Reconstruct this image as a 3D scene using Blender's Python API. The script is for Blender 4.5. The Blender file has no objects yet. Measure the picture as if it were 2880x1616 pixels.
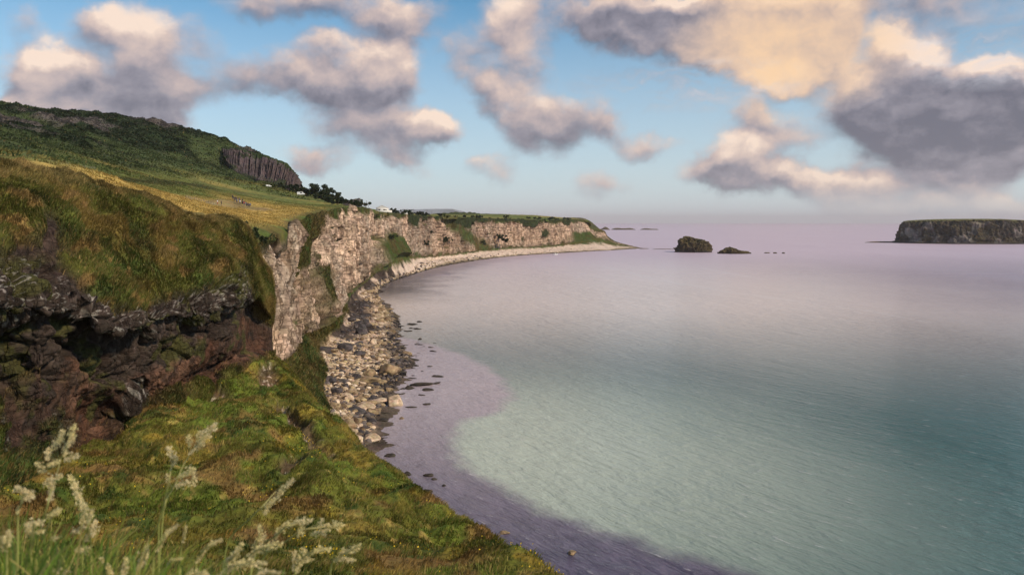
import bpy, math, random
import numpy as np
C = bpy.data.collections.new('place'); bpy.context.scene.collection.children.link(C)
SC = bpy.context.scene
R = math.radians
# ------------------------------------------------------------------ camera, sky, sun, exposure
F, HZ, CX, H = 740.0, 222.0, 512.0, 50.0          # focal length in pixels, horizon row, centre column, eye height
cam = bpy.data.objects.new('camera', bpy.data.cameras.new('camera')); C.objects.link(cam)
cam.location = (0, 0, H); cam.rotation_euler = (R(90), 0, 0)
cam.data.sensor_width = 36; cam.data.lens = 36*F/1024; cam.data.shift_y = -(287-HZ)/1024
cam.data.clip_start = 0.05; cam.data.clip_end = 200000
cam.data.dof.use_dof = True; cam.data.dof.focus_distance = 140; cam.data.dof.aperture_fstop = 5.6
SC.camera = cam
SC.view_settings.view_transform = 'Standard'; SC.view_settings.look = 'None'
SC.view_settings.exposure = 0.0; SC.view_settings.gamma = 1.0
SC.cycles.volume_bounces = 0; SC.cycles.max_bounces = 6; SC.cycles.diffuse_bounces = 2; SC.cycles.glossy_bounces = 2
SC.cycles.transparent_max_bounces = 8; SC.cycles.use_denoising = True
SUN_EL, SUN_AZ = 36.0, 122.0                       # elevation; bearing clockwise from the view direction (+Y)
sun = bpy.data.objects.new('sun', bpy.data.lights.new('sun', 'SUN')); C.objects.link(sun)
sun.data.energy = 3.7; sun.data.angle = R(4.0); sun.data.color = (1.0, 0.80, 0.58)
sun.rotation_euler = (R(90-SUN_EL), 0, R(180-SUN_AZ))
W = bpy.data.worlds.new('World'); SC.world = W; W.use_nodes = True
WN = W.node_tree
WN.nodes.clear()

class NT:                                          # small node-tree writer
    def __init__(s, t): s.t = t; s.n = t.nodes; s.l = t.links
    def put(s, sock, v):
        if v is None: return
        if hasattr(v, 'node'): s.l.new(v, sock)
        else: sock.default_value = v
    def math(s, op, a, b=None, c=None, clamp=False):
        n = s.n.new('ShaderNodeMath'); n.operation = op; n.use_clamp = clamp
        s.put(n.inputs[0], a); s.put(n.inputs[1], b); s.put(n.inputs[2], c); return n.outputs[0]
    def vec(s, op, a, b=None, out=0):
        n = s.n.new('ShaderNodeVectorMath'); n.operation = op
        s.put(n.inputs[0], a); s.put(n.inputs[1], b); return n.outputs[out]
    def scale(s, a, k):
        n = s.n.new('ShaderNodeVectorMath'); n.operation = 'SCALE'; s.put(n.inputs[0], a); s.put(n.inputs['Scale'], k); return n.outputs[0]
    def noise(s, v, scale, detail=4, rough=0.5, out=0, dist=0.0):
        n = s.n.new('ShaderNodeTexNoise'); s.put(n.inputs['Vector'], v); n.inputs['Scale'].default_value = scale
        n.inputs['Detail'].default_value = detail; n.inputs['Roughness'].default_value = rough; n.inputs['Distortion'].default_value = dist
        return n.outputs[out]
    def vor(s, v, scale, feat='F1', out='Distance'):
        n = s.n.new('ShaderNodeTexVoronoi'); n.feature = feat; s.put(n.inputs['Vector'], v); n.inputs['Scale'].default_value = scale
        return n.outputs[out]
    def map(s, v, a, b, c=0.0, d=1.0, smooth=True):
        n = s.n.new('ShaderNodeMapRange'); n.interpolation_type = 'SMOOTHSTEP' if smooth else 'LINEAR'
        s.put(n.inputs[0], v)
        for k, x in enumerate((a, b, c, d)): s.put(n.inputs[k+1], x)
        return n.outputs[0]
    def mix(s, f, a, b, mode='MIX'):
        n = s.n.new('ShaderNodeMix'); n.data_type = 'RGBA'; n.blend_type = mode
        s.put(n.inputs[0], f); s.put(n.inputs[6], col4(a)); s.put(n.inputs[7], col4(b)); return n.outputs[2]
    def comb(s, x, y, z=0.0):
        n = s.n.new('ShaderNodeCombineXYZ'); s.put(n.inputs[0], x); s.put(n.inputs[1], y); s.put(n.inputs[2], z); return n.outputs[0]
    def sep(s, v):
        n = s.n.new('ShaderNodeSeparateXYZ'); s.put(n.inputs[0], v); return n.outputs
    def attr(s, name, out='Fac'):
        n = s.n.new('ShaderNodeAttribute'); n.attribute_name = name; return n.outputs[out]
    def coord(s, out='Object'): return s.n.new('ShaderNodeTexCoord').outputs[out]
def col4(c): return c if hasattr(c, 'node') or c is None else (tuple(c)+(1.0,))[:4]

# clouds: soft patches fixed in the sky by azimuth and elevation (degrees)
def azel(X, Y):
    x = (X*.3975-CX)/F; z = (HZ-Y*.3975)/F
    return math.degrees(math.atan(x)), math.degrees(math.atan(z/math.hypot(1, x)))
# (x, y, half width, half height, weight)
CL = [(115,190,120,105,1.3),(60,50,60,40,.7),(230,60,80,60,.9),(335,85,105,100,1.3),(250,215,230,100,1.1),(330,285,170,70,.9),(60,300,120,55,.9),
 (420,230,120,90,1.0),(150,290,200,50,.8),(470,75,90,75,.75),(640,165,190,65,.8),(560,215,140,50,.5),(740,195,110,60,.6),(800,105,60,30,.6),
 (890,165,150,85,1.2),(985,165,90,90,1.25),(880,235,170,50,.9),(900,300,190,60,.85),(1010,330,150,75,.85),(1085,325,70,55,1.1),(960,385,90,40,.7),(1030,410,60,30,.5),
 (780,370,110,25,.4),(790,405,50,30,.4),
 (760,10,210,55,1.15),(985,50,110,75,1.05),(1060,20,90,60,.6),
 (1165,110,60,75,.9),(1265,30,80,60,1.0),(1300,110,95,75,1.2),(1250,185,140,45,.7),(1215,235,60,50,.9),(1310,265,110,80,1.2),(1360,350,110,65,1.0),(1470,290,120,65,1.0),(1530,320,70,55,.8),
 (1500,20,220,60,1.1),(1620,55,220,80,1.2),(1760,90,220,100,1.4),(1930,110,210,110,1.6),(2060,120,130,110,1.4),(1950,180,120,55,1.0),(1850,20,320,70,1.2),(2200,20,300,60,.9),(2450,40,200,60,.6),
 (2235,95,65,55,1.2),(2330,130,85,70,1.2),(2260,180,140,70,1.2),(2480,180,75,60,1.1),(2560,200,60,60,.9),
 (2200,240,180,70,1.2),(2350,250,260,110,1.5),(2500,270,190,100,1.4),(2230,330,190,80,1.2),(2420,370,190,80,1.2),(2440,430,150,45,.9),(2550,330,100,120,.8),
 (1870,395,75,60,1.25),(1790,425,90,45,.9),(1880,440,170,45,1.0),(1980,455,130,50,.9),(2090,470,130,50,.8),(2180,490,130,65,1.3),(2160,530,120,36,1.3),(2230,430,120,50,.6),
 (2420,490,160,62,1.3),(2530,540,110,40,1.3),(2330,530,90,32,1.1),
 (1930,330,150,65,1.1),(1900,270,80,45,.9),(1620,375,95,38,1.05),(1510,470,90,45,.75),(1240,430,80,40,.75),(790,395,90,45,.8),(1200,410,40,20,.3),(1100,430,40,20,.25)]
# brightness: (x, y, rx, ry, amount)   positive = sunlit, negative = shaded
BR = [(115,175,100,80,.75),(335,70,100,80,.7),(60,300,150,50,.25),(250,235,200,60,-.35),(560,190,200,60,-.3),(990,150,90,70,.6),(900,120,80,35,.35),(880,225,150,40,-.25),(1090,320,65,45,.6),
 (1265,30,60,45,.45),(1300,110,80,60,.45),(1310,245,100,50,.4),(1380,370,100,50,-.25),(760,15,180,50,-.4),(1470,300,100,50,-.25),
 (2000,130,260,140,.60),(1900,200,170,60,.5),(1850,90,160,70,.25),(2235,85,70,55,.8),(2330,120,80,55,.75),(2485,175,55,45,.5),(2350,290,280,100,-.75),(2500,280,160,90,-.5),(2230,330,150,70,-.5),(2450,410,150,50,-.4),
 (1870,375,75,45,.9),(1560,20,170,60,-.35),(2250,10,300,40,-.3),(2150,500,150,60,.45),(2450,510,150,60,.6),(1980,440,100,35,.15),(1790,425,80,40,-.25)]
def blob_group(name, blobs):
    g = bpy.data.node_groups.new(name, 'ShaderNodeTree')
    g.interface.new_socket('Vector', in_out='INPUT', socket_type='NodeSocketVector')
    g.interface.new_socket('Value', in_out='OUTPUT', socket_type='NodeSocketFloat')
    n = NT(g); gi = g.nodes.new('NodeGroupInput').outputs[0]; go = g.nodes.new('NodeGroupOutput')
    acc = 0.0
    for X, Y, rx, ry, w in blobs:
        a, e = azel(X, Y); a2, _ = azel(X+rx, Y); _, e2 = azel(X, Y-ry)
        sa, se = 1/max(a2-a, .1)/1.38, 1/max(e2-e, .1)/1.38
        v = n.vec('MULTIPLY', n.vec('SUBTRACT', gi, (a, e, 0)), (sa, se, 0))
        d2 = n.vec('DOT_PRODUCT', v, v, out=1)
        k = n.math('SUBTRACT', 1.0, d2, clamp=True)
        k = n.math('MULTIPLY', k, k)
        acc = n.math('MULTIPLY_ADD', k, w, acc)
    g.links.new(acc, go.inputs[0]); return g
wn = NT(WN)
d = wn.coord('Generated')
dx, dy, dz = wn.sep(d)
az = wn.math('MULTIPLY', wn.math('ARCTAN2', dx, dy), 57.29578)
el = wn.math('MULTIPLY', wn.math('ARCSINE', dz), 57.29578)
P = wn.comb(az, el, 0.0)
gD, gB = blob_group('cloud_mass', CL), blob_group('cloud_light', BR)
warp = wn.scale(wn.vec('SUBTRACT', wn.noise(P, .22, 5, .55, out=1), (.5, .5, .5)), 3.6)
warp2 = wn.scale(wn.vec('SUBTRACT', wn.noise(P, 1.1, 3, .6, out=1), (.5, .5, .5)), 0.55)
P0 = wn.vec('ADD', wn.vec('ADD', P, warp), warp2)
def dens(off):
    p = P0 if off is None else wn.vec('ADD', P0, off)
    g = WN.nodes.new('ShaderNodeGroup'); g.node_tree = gD; WN.links.new(p, g.inputs[0])
    q = P if off is None else wn.vec('ADD', P, off)
    nz = wn.noise(wn.vec('MULTIPLY', q, (1, 1.45, 1)), .33, 7, .52, dist=.15)
    m = wn.math('MINIMUM', g.outputs[0], 1.6)
    return wn.math('ADD', m, wn.math('MULTIPLY', wn.math('SUBTRACT', nz, .5), 1.35))
D0 = dens(None); D1 = dens((.25, .95, 0.0)); 
gb = WN.nodes.new('ShaderNodeGroup'); gb.node_tree = gB; WN.links.new(P0, gb.inputs[0])
# away from the photographed part of the sky a broken cloud cover goes on round the horizon and overhead
far = wn.math('MAXIMUM', wn.map(wn.math('ABSOLUTE', az), 38, 50), wn.map(el, 19, 28))
cov = wn.map(wn.noise(wn.vec('MULTIPLY', d, (1, 1, 2.0)), 2.6, 6, .55), .44, .62)
a_in = wn.map(D0, .12, 1.25)
alpha = wn.math('ADD', wn.math('MULTIPLY', a_in, wn.math('SUBTRACT', 1.0, far)), wn.math('MULTIPLY', cov, wn.math('MULTIPLY', far, .8)))
lit = wn.math('ADD', wn.math('MULTIPLY_ADD', wn.math('SUBTRACT', D0, D1), .52, .42), wn.math('MULTIPLY', wn.math('MAXIMUM', gb.outputs[0], -.46), .60))
lit = wn.math('ADD', lit, wn.math('MULTIPLY', wn.math('SUBTRACT', .8, D0), .10))
lit = wn.math('ADD', lit, wn.math('MULTIPLY', wn.math('SUBTRACT', wn.noise(P0, .55, 7, .6), .5), .55), clamp=True)
ramp = WN.nodes.new('ShaderNodeValToRGB'); WN.links.new(lit, ramp.inputs[0]); cr = ramp.color_ramp
cr.elements[0].position = 0; cr.elements[0].color = (.135, .128, .165, 1)
cr.elements[1].position = 1; cr.elements[1].color = (.92, .72, .58, 1)
for p_, c_ in ((.28, (.275, .25, .29)), (.52, (.47, .38, .375)), (.75, (.66, .51, .445))):
    e_ = cr.elements.new(p_); e_.color = c_+(1,)
# the big bank high on the right is a deeper gold
ga, ge = azel(1960, 120)
gv = wn.vec('MULTIPLY', wn.vec('SUBTRACT', P0, (ga, ge, 0)), (1/9.5, 1/5.5, 0))
gold = wn.math('SUBTRACT', 1.0, wn.vec('DOT_PRODUCT', gv, gv, out=1), clamp=True)
ccol = wn.mix(wn.math('MULTIPLY', gold, wn.math('MULTIPLY', lit, .85)), ramp.outputs[0], (.93, .60, .31))
sky = WN.nodes.new('ShaderNodeTexSky'); sky.sky_type = 'NISHITA'; sky.sun_disc = False
sky.sun_elevation = R(SUN_EL); sky.sun_rotation = R(SUN_AZ); sky.altitude = 50; sky.air_density = 1.0; sky.dust_density = 0.6; sky.ozone_density = 2.5
# thin pale veil towards the horizon and streaks of high cirrus
wx, we = azel(1720, 215)
cir = wn.noise(wn.vec('MULTIPLY', P0, (.35, 1.6, 1)), .5, 7, .62)
cv = wn.vec('MULTIPLY', wn.vec('SUBTRACT', P, (wx, we, 0)), (1/10., 1/2.2, 0))
cx2, ce2 = azel(2500, 120)
cv2 = wn.vec('MULTIPLY', wn.vec('SUBTRACT', P, (cx2, ce2, 0)), (1/6., 1/2.8, 0))
cm = wn.math('ADD', wn.math('SUBTRACT', 1.0, wn.vec('DOT_PRODUCT', cv, cv, out=1), clamp=True), wn.math('SUBTRACT', 1.0, wn.vec('DOT_PRODUCT', cv2, cv2, out=1), clamp=True))
cirrus = wn.math('MULTIPLY', wn.map(cir, .40, .70), wn.math('MULTIPLY', cm, .75), clamp=True)
bg1 = WN.nodes.new('ShaderNodeBackground'); bg2 = WN.nodes.new('ShaderNodeBackground')
bg1.inputs[1].default_value = 0.125; bg2.inputs[1].default_value = 1.12
skyc = wn.mix(1.0, sky.outputs[0], (.55, .96, 1.02), 'MULTIPLY')
skyc = wn.mix(wn.map(el, 17, -1, 0.0, .86, smooth=False), skyc, (5.9, 6.05, 6.5))   # thin milky air low down
WN.links.new(skyc, bg1.inputs[0])
WN.links.new(wn.mix(cirrus, ccol, (.66, .66, .72)), bg2.inputs[0])
alpha = wn.math('MULTIPLY', alpha, wn.map(el, .2, 3.0, 0.25, .94))
alpha = wn.math('MAXIMUM', alpha, cirrus)
mx = WN.nodes.new('ShaderNodeMixShader'); WN.links.new(alpha, mx.inputs[0]); WN.links.new(bg1.outputs[0], mx.inputs[1]); WN.links.new(bg2.outputs[0], mx.inputs[2])
wo = WN.nodes.new('ShaderNodeOutputWorld'); WN.links.new(mx.outputs[0], wo.inputs[0])
W.cycles.sampling_method = 'MANUAL'; W.cycles.sample_map_resolution = 512
# ------------------------------------------------------------------ helpers: points, noise, splines, meshes
def pt(px, py, d): return ((px-CX)/F*d, d, H-(py-HZ)/F*d)            # a point seen at (px, py), d metres ahead
RS = np.random.RandomState(11)
LAT = (RS.rand(64*64*64)*2-1).astype('f4')
def vnoise(p, seed=0):
    p = np.asarray(p, 'f4') + np.float32(seed*7.31)
    i = np.floor(p).astype('i4'); f = p-i; f = f*f*f*(f*(f*6-15)+10)
    i &= 63; j = (i+1) & 63
    x0, y0, z0 = i[..., 0]*4096, i[..., 1]*64, i[..., 2]; x1, y1, z1 = j[..., 0]*4096, j[..., 1]*64, j[..., 2]
    fx, fy, fz = f[..., 0], f[..., 1], f[..., 2]
    def L(a, b, c): return LAT[a+b+c]
    a = L(x0, y0, z0)*(1-fz)+L(x0, y0, z1)*fz; b = L(x0, y1, z0)*(1-fz)+L(x0, y1, z1)*fz
    c = L(x1, y0, z0)*(1-fz)+L(x1, y0, z1)*fz; e = L(x1, y1, z0)*(1-fz)+L(x1, y1, z1)*fz
    return (a*(1-fy)+b*fy)*(1-fx)+(c*(1-fy)+e*fy)*fx
def fbm(p, sc, octv=4, gain=.5, seed=0, ridge=False):
    p = np.asarray(p, 'f4')*np.asarray(sc, 'f4'); out = 0; a = 1.0; t = 0
    for k in range(octv):
        n = vnoise(p*np.float32(2.03**k), seed+k)
        if ridge: n = 1-2*np.abs(n)*1.6
        out = out+n*a; t += a; a *= gain
    return out/t*1.35
def hsh(ix, iy, s):
    h = (ix*374761393 + iy*668265263 + s*2246822519) & 0xffffffff
    h = ((h ^ (h >> 13))*1274126177) & 0xffffffff
    return ((h ^ (h >> 16)) & 0xffff)/65535.0
def cells(x, y, jit=.85, seed=0):                  # 2D cellular noise: distance to the cell edge, and one random number per cell
    ix, iy = np.floor(x).astype('i8'), np.floor(y).astype('i8')
    d1 = np.full(x.shape, 9.); d2 = d1.copy(); rid = np.zeros(x.shape)
    for a in (-1, 0, 1):
        for b in (-1, 0, 1):
            cx, cy = ix+a, iy+b
            qx = cx+.5+(hsh(cx, cy, seed)-.5)*jit-x; qy = cy+.5+(hsh(cx, cy, seed+5)-.5)*jit-y
            dd = np.maximum(np.abs(qx), np.abs(qy))*.6+np.hypot(qx, qy)*.4; m = dd < d1
            d2 = np.where(m, d1, np.minimum(d2, dd)); rid = np.where(m, hsh(cx, cy, seed+9), rid); d1 = np.where(m, dd, d1)
    return d2-d1, rid
def cells3(p, jit=.9, seed=0):                     # 3D cellular noise: (edge distance, centre distance, random)
    p = np.asarray(p, 'f4'); i = np.floor(p).astype('i8'); d1 = np.full(p.shape[:-1], 9., 'f4'); d2 = d1.copy(); rid = np.zeros_like(d1)
    for a in (-1, 0, 1):
        for b in (-1, 0, 1):
            for c in (-1, 0, 1):
                x, y, z = i[..., 0]+a, i[..., 1]+b, i[..., 2]+c; yz = y*31+z*57
                dd = np.sqrt((x+.5+(hsh(x, yz, seed)-.5)*jit-p[..., 0])**2+(y+.5+(hsh(x, yz, seed+5)-.5)*jit-p[..., 1])**2+(z+.5+(hsh(x, yz, seed+9)-.5)*jit-p[..., 2])**2); m = dd < d1
                d2 = np.where(m, d1, np.minimum(d2, dd)); rid = np.where(m, hsh(x, yz, seed+13), rid); d1 = np.where(m, dd, d1)
    return d2-d1, d1, rid
def sst(a, b, x):
    t = np.clip((x-a)/(b-a), 0, 1); return t*t*(3-2*t)
def pchip(xk, yk, x):                              # shape-preserving cubic through the knots, along axis 0
    xk = np.asarray(xk, 'f8'); yk = np.asarray(yk, 'f8'); sh = (-1,)+(1,)*(yk.ndim-1)
    h = np.diff(xk).reshape(sh); dl = np.diff(yk, axis=0)/h
    m = np.zeros_like(yk)
    if len(xk) > 2:
        w1 = 2*h[1:]+h[:-1]; w2 = h[1:]+2*h[:-1]
        with np.errstate(divide='ignore', invalid='ignore'):
            mm = (w1+w2)/(w1/dl[:-1]+w2/dl[1:])
        m[1:-1] = np.where(dl[:-1]*dl[1:] > 0, mm, 0)
    m[0] = dl[0]; m[-1] = dl[-1]
    k = np.clip(np.searchsorted(xk, x)-1, 0, len(xk)-2)
    hh = h[k]; t = ((np.asarray(x)-xk[k]).reshape(sh))/hh
    return (2*t**3-3*t**2+1)*yk[k]+(t**3-2*t**2+t)*hh*m[k]+(3*t**2-2*t**3)*yk[k+1]+(t**3-t**2)*hh*m[k+1]
def normals(G):
    a = np.gradient(G, axis=0); b = np.gradient(G, axis=1); n = np.cross(b, a)
    return n/np.maximum(np.linalg.norm(n, axis=-1, keepdims=True), 1e-9)
def blur(A, k, axis):
    for _ in range(k):
        P_ = np.concatenate([np.take(A, [0], axis), A, np.take(A, [-1], axis)], axis)
        n = A.shape[axis]; sl = lambda o: np.take(P_, range(o, o+n), axis)
        A = sl(0)*.25+sl(1)*.5+sl(2)*.25
    return A
def set_tag(o, label=None, cat=None, group=None, kind=None):
    if label: o['label'] = label
    if cat: o['category'] = cat
    if group: o['group'] = group
    if kind: o['kind'] = kind
    return o
def link(name, me, mat, parent=None):
    o = bpy.data.objects.new(name, me); C.objects.link(o)
    if mat: me.materials.append(mat)
    if parent: o.parent = parent
    return o
def empty(name, loc=(0, 0, 0), rz=0.0):
    o = bpy.data.objects.new(name, None); C.objects.link(o); o.location = loc; o.rotation_euler = (0, 0, rz); o.empty_display_size = .2; return o
def mesh(name, V, Fc, smooth=True, attrs=None):
    """V (n,3); Fc (m,3) or (m,4) array; attrs {name: (n,) or (n,3)}"""
    V = np.asarray(V, 'f4').reshape(-1, 3); Fc = np.asarray(Fc, 'i4'); k = Fc.shape[1]
    me = bpy.data.meshes.new(name); me.vertices.add(len(V)); me.vertices.foreach_set('co', V.ravel())
    me.loops.add(Fc.size); me.loops.foreach_set('vertex_index', Fc.ravel())
    me.polygons.add(len(Fc)); me.polygons.foreach_set('loop_start', np.arange(0, Fc.size, k, dtype='i4'))
    me.update(calc_edges=True)
    if smooth: me.polygons.foreach_set('use_smooth', np.ones(len(Fc), bool))
    for a, v in (attrs or {}).items():
        v = np.asarray(v, 'f4')
        if v.ndim > 1:
            at = me.color_attributes.new(a, 'FLOAT_COLOR', 'POINT'); c = np.ones((len(V), 4), 'f4'); c[:, :3] = v.reshape(-1, 3); at.data.foreach_set('color', c.ravel())
        else:
            at = me.attributes.new(a, 'FLOAT', 'POINT'); at.data.foreach_set('value', v.ravel())
    return me
def grid_faces(n, m, flip=False, wrap=False):
    i = np.arange(n-1)[:, None]; j = np.arange(m if wrap else m-1)[None]; j1 = (j+1) % m
    q = np.stack([i*m+j, i*m+j1, (i+1)*m+j1, (i+1)*m+j], -1).reshape(-1, 4)
    return q[:, ::-1] if flip else q
def grid_mesh(name, G, attrs=None, flip=False, wrap=False):
    n, m = G.shape[:2]
    return mesh(name, G.reshape(-1, 3), grid_faces(n, m, flip, wrap), True, {k: (v.reshape(-1, 3) if v.ndim == 3 else v.ravel()) for k, v in (attrs or {}).items()})
def mixc(a, b, t): return np.asarray(a, 'f4')*(1-t[..., None])+np.asarray(b, 'f4')*t[..., None]
def seg_dist(x, y, poly):                          # distance to a polyline, and which side (+ = right of travel)
    best = np.full(x.shape, 1e12); side = np.ones(x.shape)
    for (x0, y0), (x1, y1) in zip(poly[:-1], poly[1:]):
        dx_, dy_ = x1-x0, y1-y0; L2 = dx_*dx_+dy_*dy_
        t = np.clip(((x-x0)*dx_+(y-y0)*dy_)/L2, 0, 1); ax, ay = x-x0-t*dx_, y-y0-t*dy_
        dd = ax*ax+ay*ay; m = dd < best-1e-9; best = np.where(m, dd, best)
        side = np.where(m, np.sign(dy_*ax-dx_*ay), side)
    return np.sqrt(best), side
# ------------------------------------------------------------------ materials
def new_mat(name):
    m = bpy.data.materials.new(name); m.use_nodes = True; n = NT(m.node_tree)
    b = m.node_tree.nodes['Principled BSDF']; return m, n, b
def bump(n, b, h, dist, strength=1.0):
    k = n.n.new('ShaderNodeBump'); k.inputs['Strength'].default_value = strength; k.inputs['Distance'].default_value = dist
    n.put(k.inputs['Height'], h); n.l.new(k.outputs[0], b.inputs['Normal']); return k
def land_mat(name, sc, bmp, rough=.95, lo=.55, hi=1.45, zs=1.0, spec=.15, crack=0.0, hue_=.22, ck=1.0):
    """colour of the ground from the mesh, broken up by two sizes of noise"""
    m, n, b = new_mat(name); co = n.vec('MULTIPLY', n.coord(), (1, 1, zs)); base = n.attr('Col', 'Color')
    f1 = n.noise(co, sc, 7, .62); f2 = n.noise(co, sc*.21, 4, .55); 
    k = n.math('MULTIPLY', n.map(f1, .28, .72, lo, hi, False), n.map(f2, .3, .7, .78, 1.22, False))
    c = n.mix(1.0, base, n.comb(k, k, k), 'MULTIPLY')
    hue = n.noise(n.vec('ADD', co, (31, 7, 3)), sc*.5, 5, .6, out=1)
    c = n.mix(hue_, c, n.mix(1.0, c, n.mix(1.0, hue, (2, 2, 2), 'MULTIPLY'), 'MULTIPLY'))
    h = n.math('ADD', f1, n.math('MULTIPLY', f2, 1.5))
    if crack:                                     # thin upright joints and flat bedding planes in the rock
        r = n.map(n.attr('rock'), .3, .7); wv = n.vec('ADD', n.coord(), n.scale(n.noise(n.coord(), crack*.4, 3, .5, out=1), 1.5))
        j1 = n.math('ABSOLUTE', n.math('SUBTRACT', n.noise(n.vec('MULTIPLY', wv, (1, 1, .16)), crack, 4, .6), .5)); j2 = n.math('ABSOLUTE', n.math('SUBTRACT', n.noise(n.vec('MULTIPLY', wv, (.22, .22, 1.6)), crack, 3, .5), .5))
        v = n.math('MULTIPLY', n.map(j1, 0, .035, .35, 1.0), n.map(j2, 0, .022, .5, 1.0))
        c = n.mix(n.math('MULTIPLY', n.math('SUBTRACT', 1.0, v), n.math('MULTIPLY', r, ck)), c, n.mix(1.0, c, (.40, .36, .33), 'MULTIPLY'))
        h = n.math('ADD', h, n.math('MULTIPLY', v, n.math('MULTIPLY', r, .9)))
    n.l.new(c, b.inputs['Base Color']); b.inputs['Roughness'].default_value = rough; b.inputs['Specular IOR Level'].default_value = spec
    bump(n, b, h, bmp); return m
def flat_mat(name, col, rough=.8, var=.25, sc=8.0, spec=.2):
    m, n, b = new_mat(name); f = n.noise(n.coord(), sc, 5, .6); k = n.map(f, .3, .7, 1-var, 1+var, False)
    n.l.new(n.mix(1.0, col, n.comb(k, k, k), 'MULTIPLY'), b.inputs['Base Color']); b.inputs['Roughness'].default_value = rough
    b.inputs['Specular IOR Level'].default_value = spec; return m
def leaf_mat(name, trans=.35, rough=.6):
    """leaf colour from the mesh; thin leaves let some light through"""
    m, n, b = new_mat(name); c = n.attr('Col', 'Color'); n.l.new(c, b.inputs['Base Color']); b.inputs['Roughness'].default_value = rough; b.inputs['Specular IOR Level'].default_value = .25
    t = n.n.new('ShaderNodeBsdfTranslucent'); n.l.new(c, t.inputs[0]); x = n.n.new('ShaderNodeMixShader'); x.inputs[0].default_value = trans
    n.l.new(b.outputs[0], x.inputs[1]); n.l.new(t.outputs[0], x.inputs[2]); n.l.new(x.outputs[0], n.n['Material Output'].inputs[0]); return m
# ------------------------------------------------------------------ coastline (water's edge, from near to far) and the sea
SHORE = [(-28, 120), (-31, 140), (-33, 162), (-31.5, 171), (-38, 186), (-34.6, 197), (-30.5, 212), (-35, 228), (-33, 245), (-36, 262), (-43, 290), (-48, 319), (-54, 355), (-62, 402),
         (-80, 455), (-94, 514), (-102, 610), (-95, 712), (-83, 822), (-64, 913), (-3, 1088), (72, 1193), (134, 1276), (178, 1321), (209, 1370), (239, 1407), (262, 1445)]
def sea_pt(px, py): d_ = F*H/(py-HZ); return ((px-CX)/F*d_, d_)
REEF_EDGE = [sea_pt(*p) for p in ((455, 290), (462, 315), (478, 345), (488, 365), (497, 378), (512, 396), (497, 408), (470, 418), (453, 430), (449, 443), (453, 457), (462, 468), (478, 479), (500, 488), (520, 500), (556, 518), (590, 530), (636, 540), (676, 556), (720, 566), (760, 577), (820, 600))]
ang = np.radians(np.linspace(-100, 100, 900)); rad = np.concatenate([[0.01], np.geomspace(25, 60000, 720)])
gx = rad[:, None]*np.sin(ang)[None]; gy = rad[:, None]*np.cos(ang)[None]
G = np.stack([gx, gy, np.zeros_like(gx)], -1)
dq, sq = seg_dist(gx, gy, REEF_EDGE); ds, ss = seg_dist(gx, gy, SHORE)
dq = np.clip(-dq*sq+ sst(240, 520, gy)*150, -200, 200)
FOAM = [[sea_pt(*p) for p in q] for q in ([(594, 264), (620, 270), (655, 279), (720, 290), (790, 300), (860, 309), (930, 322)], [(700, 267), (730, 273), (765, 279)], [(650, 242.0), (760, 241.2), (870, 241.5)], [(560, 254.5), (556, 254.7)])]
df = np.minimum.reduce([seg_dist(gx, gy, q)[0]/np.maximum(1.0, gy/350) for q in FOAM])
m, n, b = new_mat('sea_water')
co = n.coord(); ox, oy, oz = n.sep(co)
ragged = n.math('MULTIPLY', n.math('SUBTRACT', n.noise(co, .10, 5, .6), .5), 10)
q = n.math('ADD', n.attr('reef'), ragged)
shore = n.math('ADD', n.attr('shore'), n.math('MULTIPLY', n.math('SUBTRACT', n.noise(co, .035, 5, .6), .5), 60))
# sandy shallows, pale close in, deep teal offshore, and a dark rocky bed by the shore; sky sheen is painted over both farther out
sand_sheen = n.mix(n.map(n.vec('LENGTH', n.vec('MULTIPLY', n.vec('SUBTRACT', n.vec('ADD', co, n.scale(n.noise(co, .012, 3, .5, out=1), 30.)), (0, 180, 0)), (1, .9, 0)), out=1), 12, 118), (.50, .56, .47), (.045, .125, .120))
sand_sheen = n.mix(n.map(oy, 165, 460), sand_sheen, (.74, .64, .59))  # cream-pink cloud reflection painted into the water colour
sand_sheen = n.mix(n.map(n.math('ADD', ox, n.math('MULTIPLY', n.noise(co, .01, 3), 80)), 120, 520), sand_sheen, (.30, .25, .29))  # painted brightness of the water falls off toward the right
bed = n.mix(n.map(n.noise(co, .22, 6, .65), .35, .65), (.034, .030, .072), (.090, .076, .138))
bed = n.mix(n.map(oy, 80, 230), bed, (.50, .42, .45))  # paler with distance: grazing sky reflection put into the bed colour
c = n.mix(n.map(q, -2.5, 4), bed, sand_sheen)
kelp = n.math('MULTIPLY', n.map(shore, 62, 8), n.map(oy, 430, 560))
c = n.mix(kelp, c, (.05, .042, .035))
c = n.mix(n.map(oy, 330, 1300), c, (.58, .48, .56))  # lilac sky reflection toward the horizon, painted into the base colour
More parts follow.
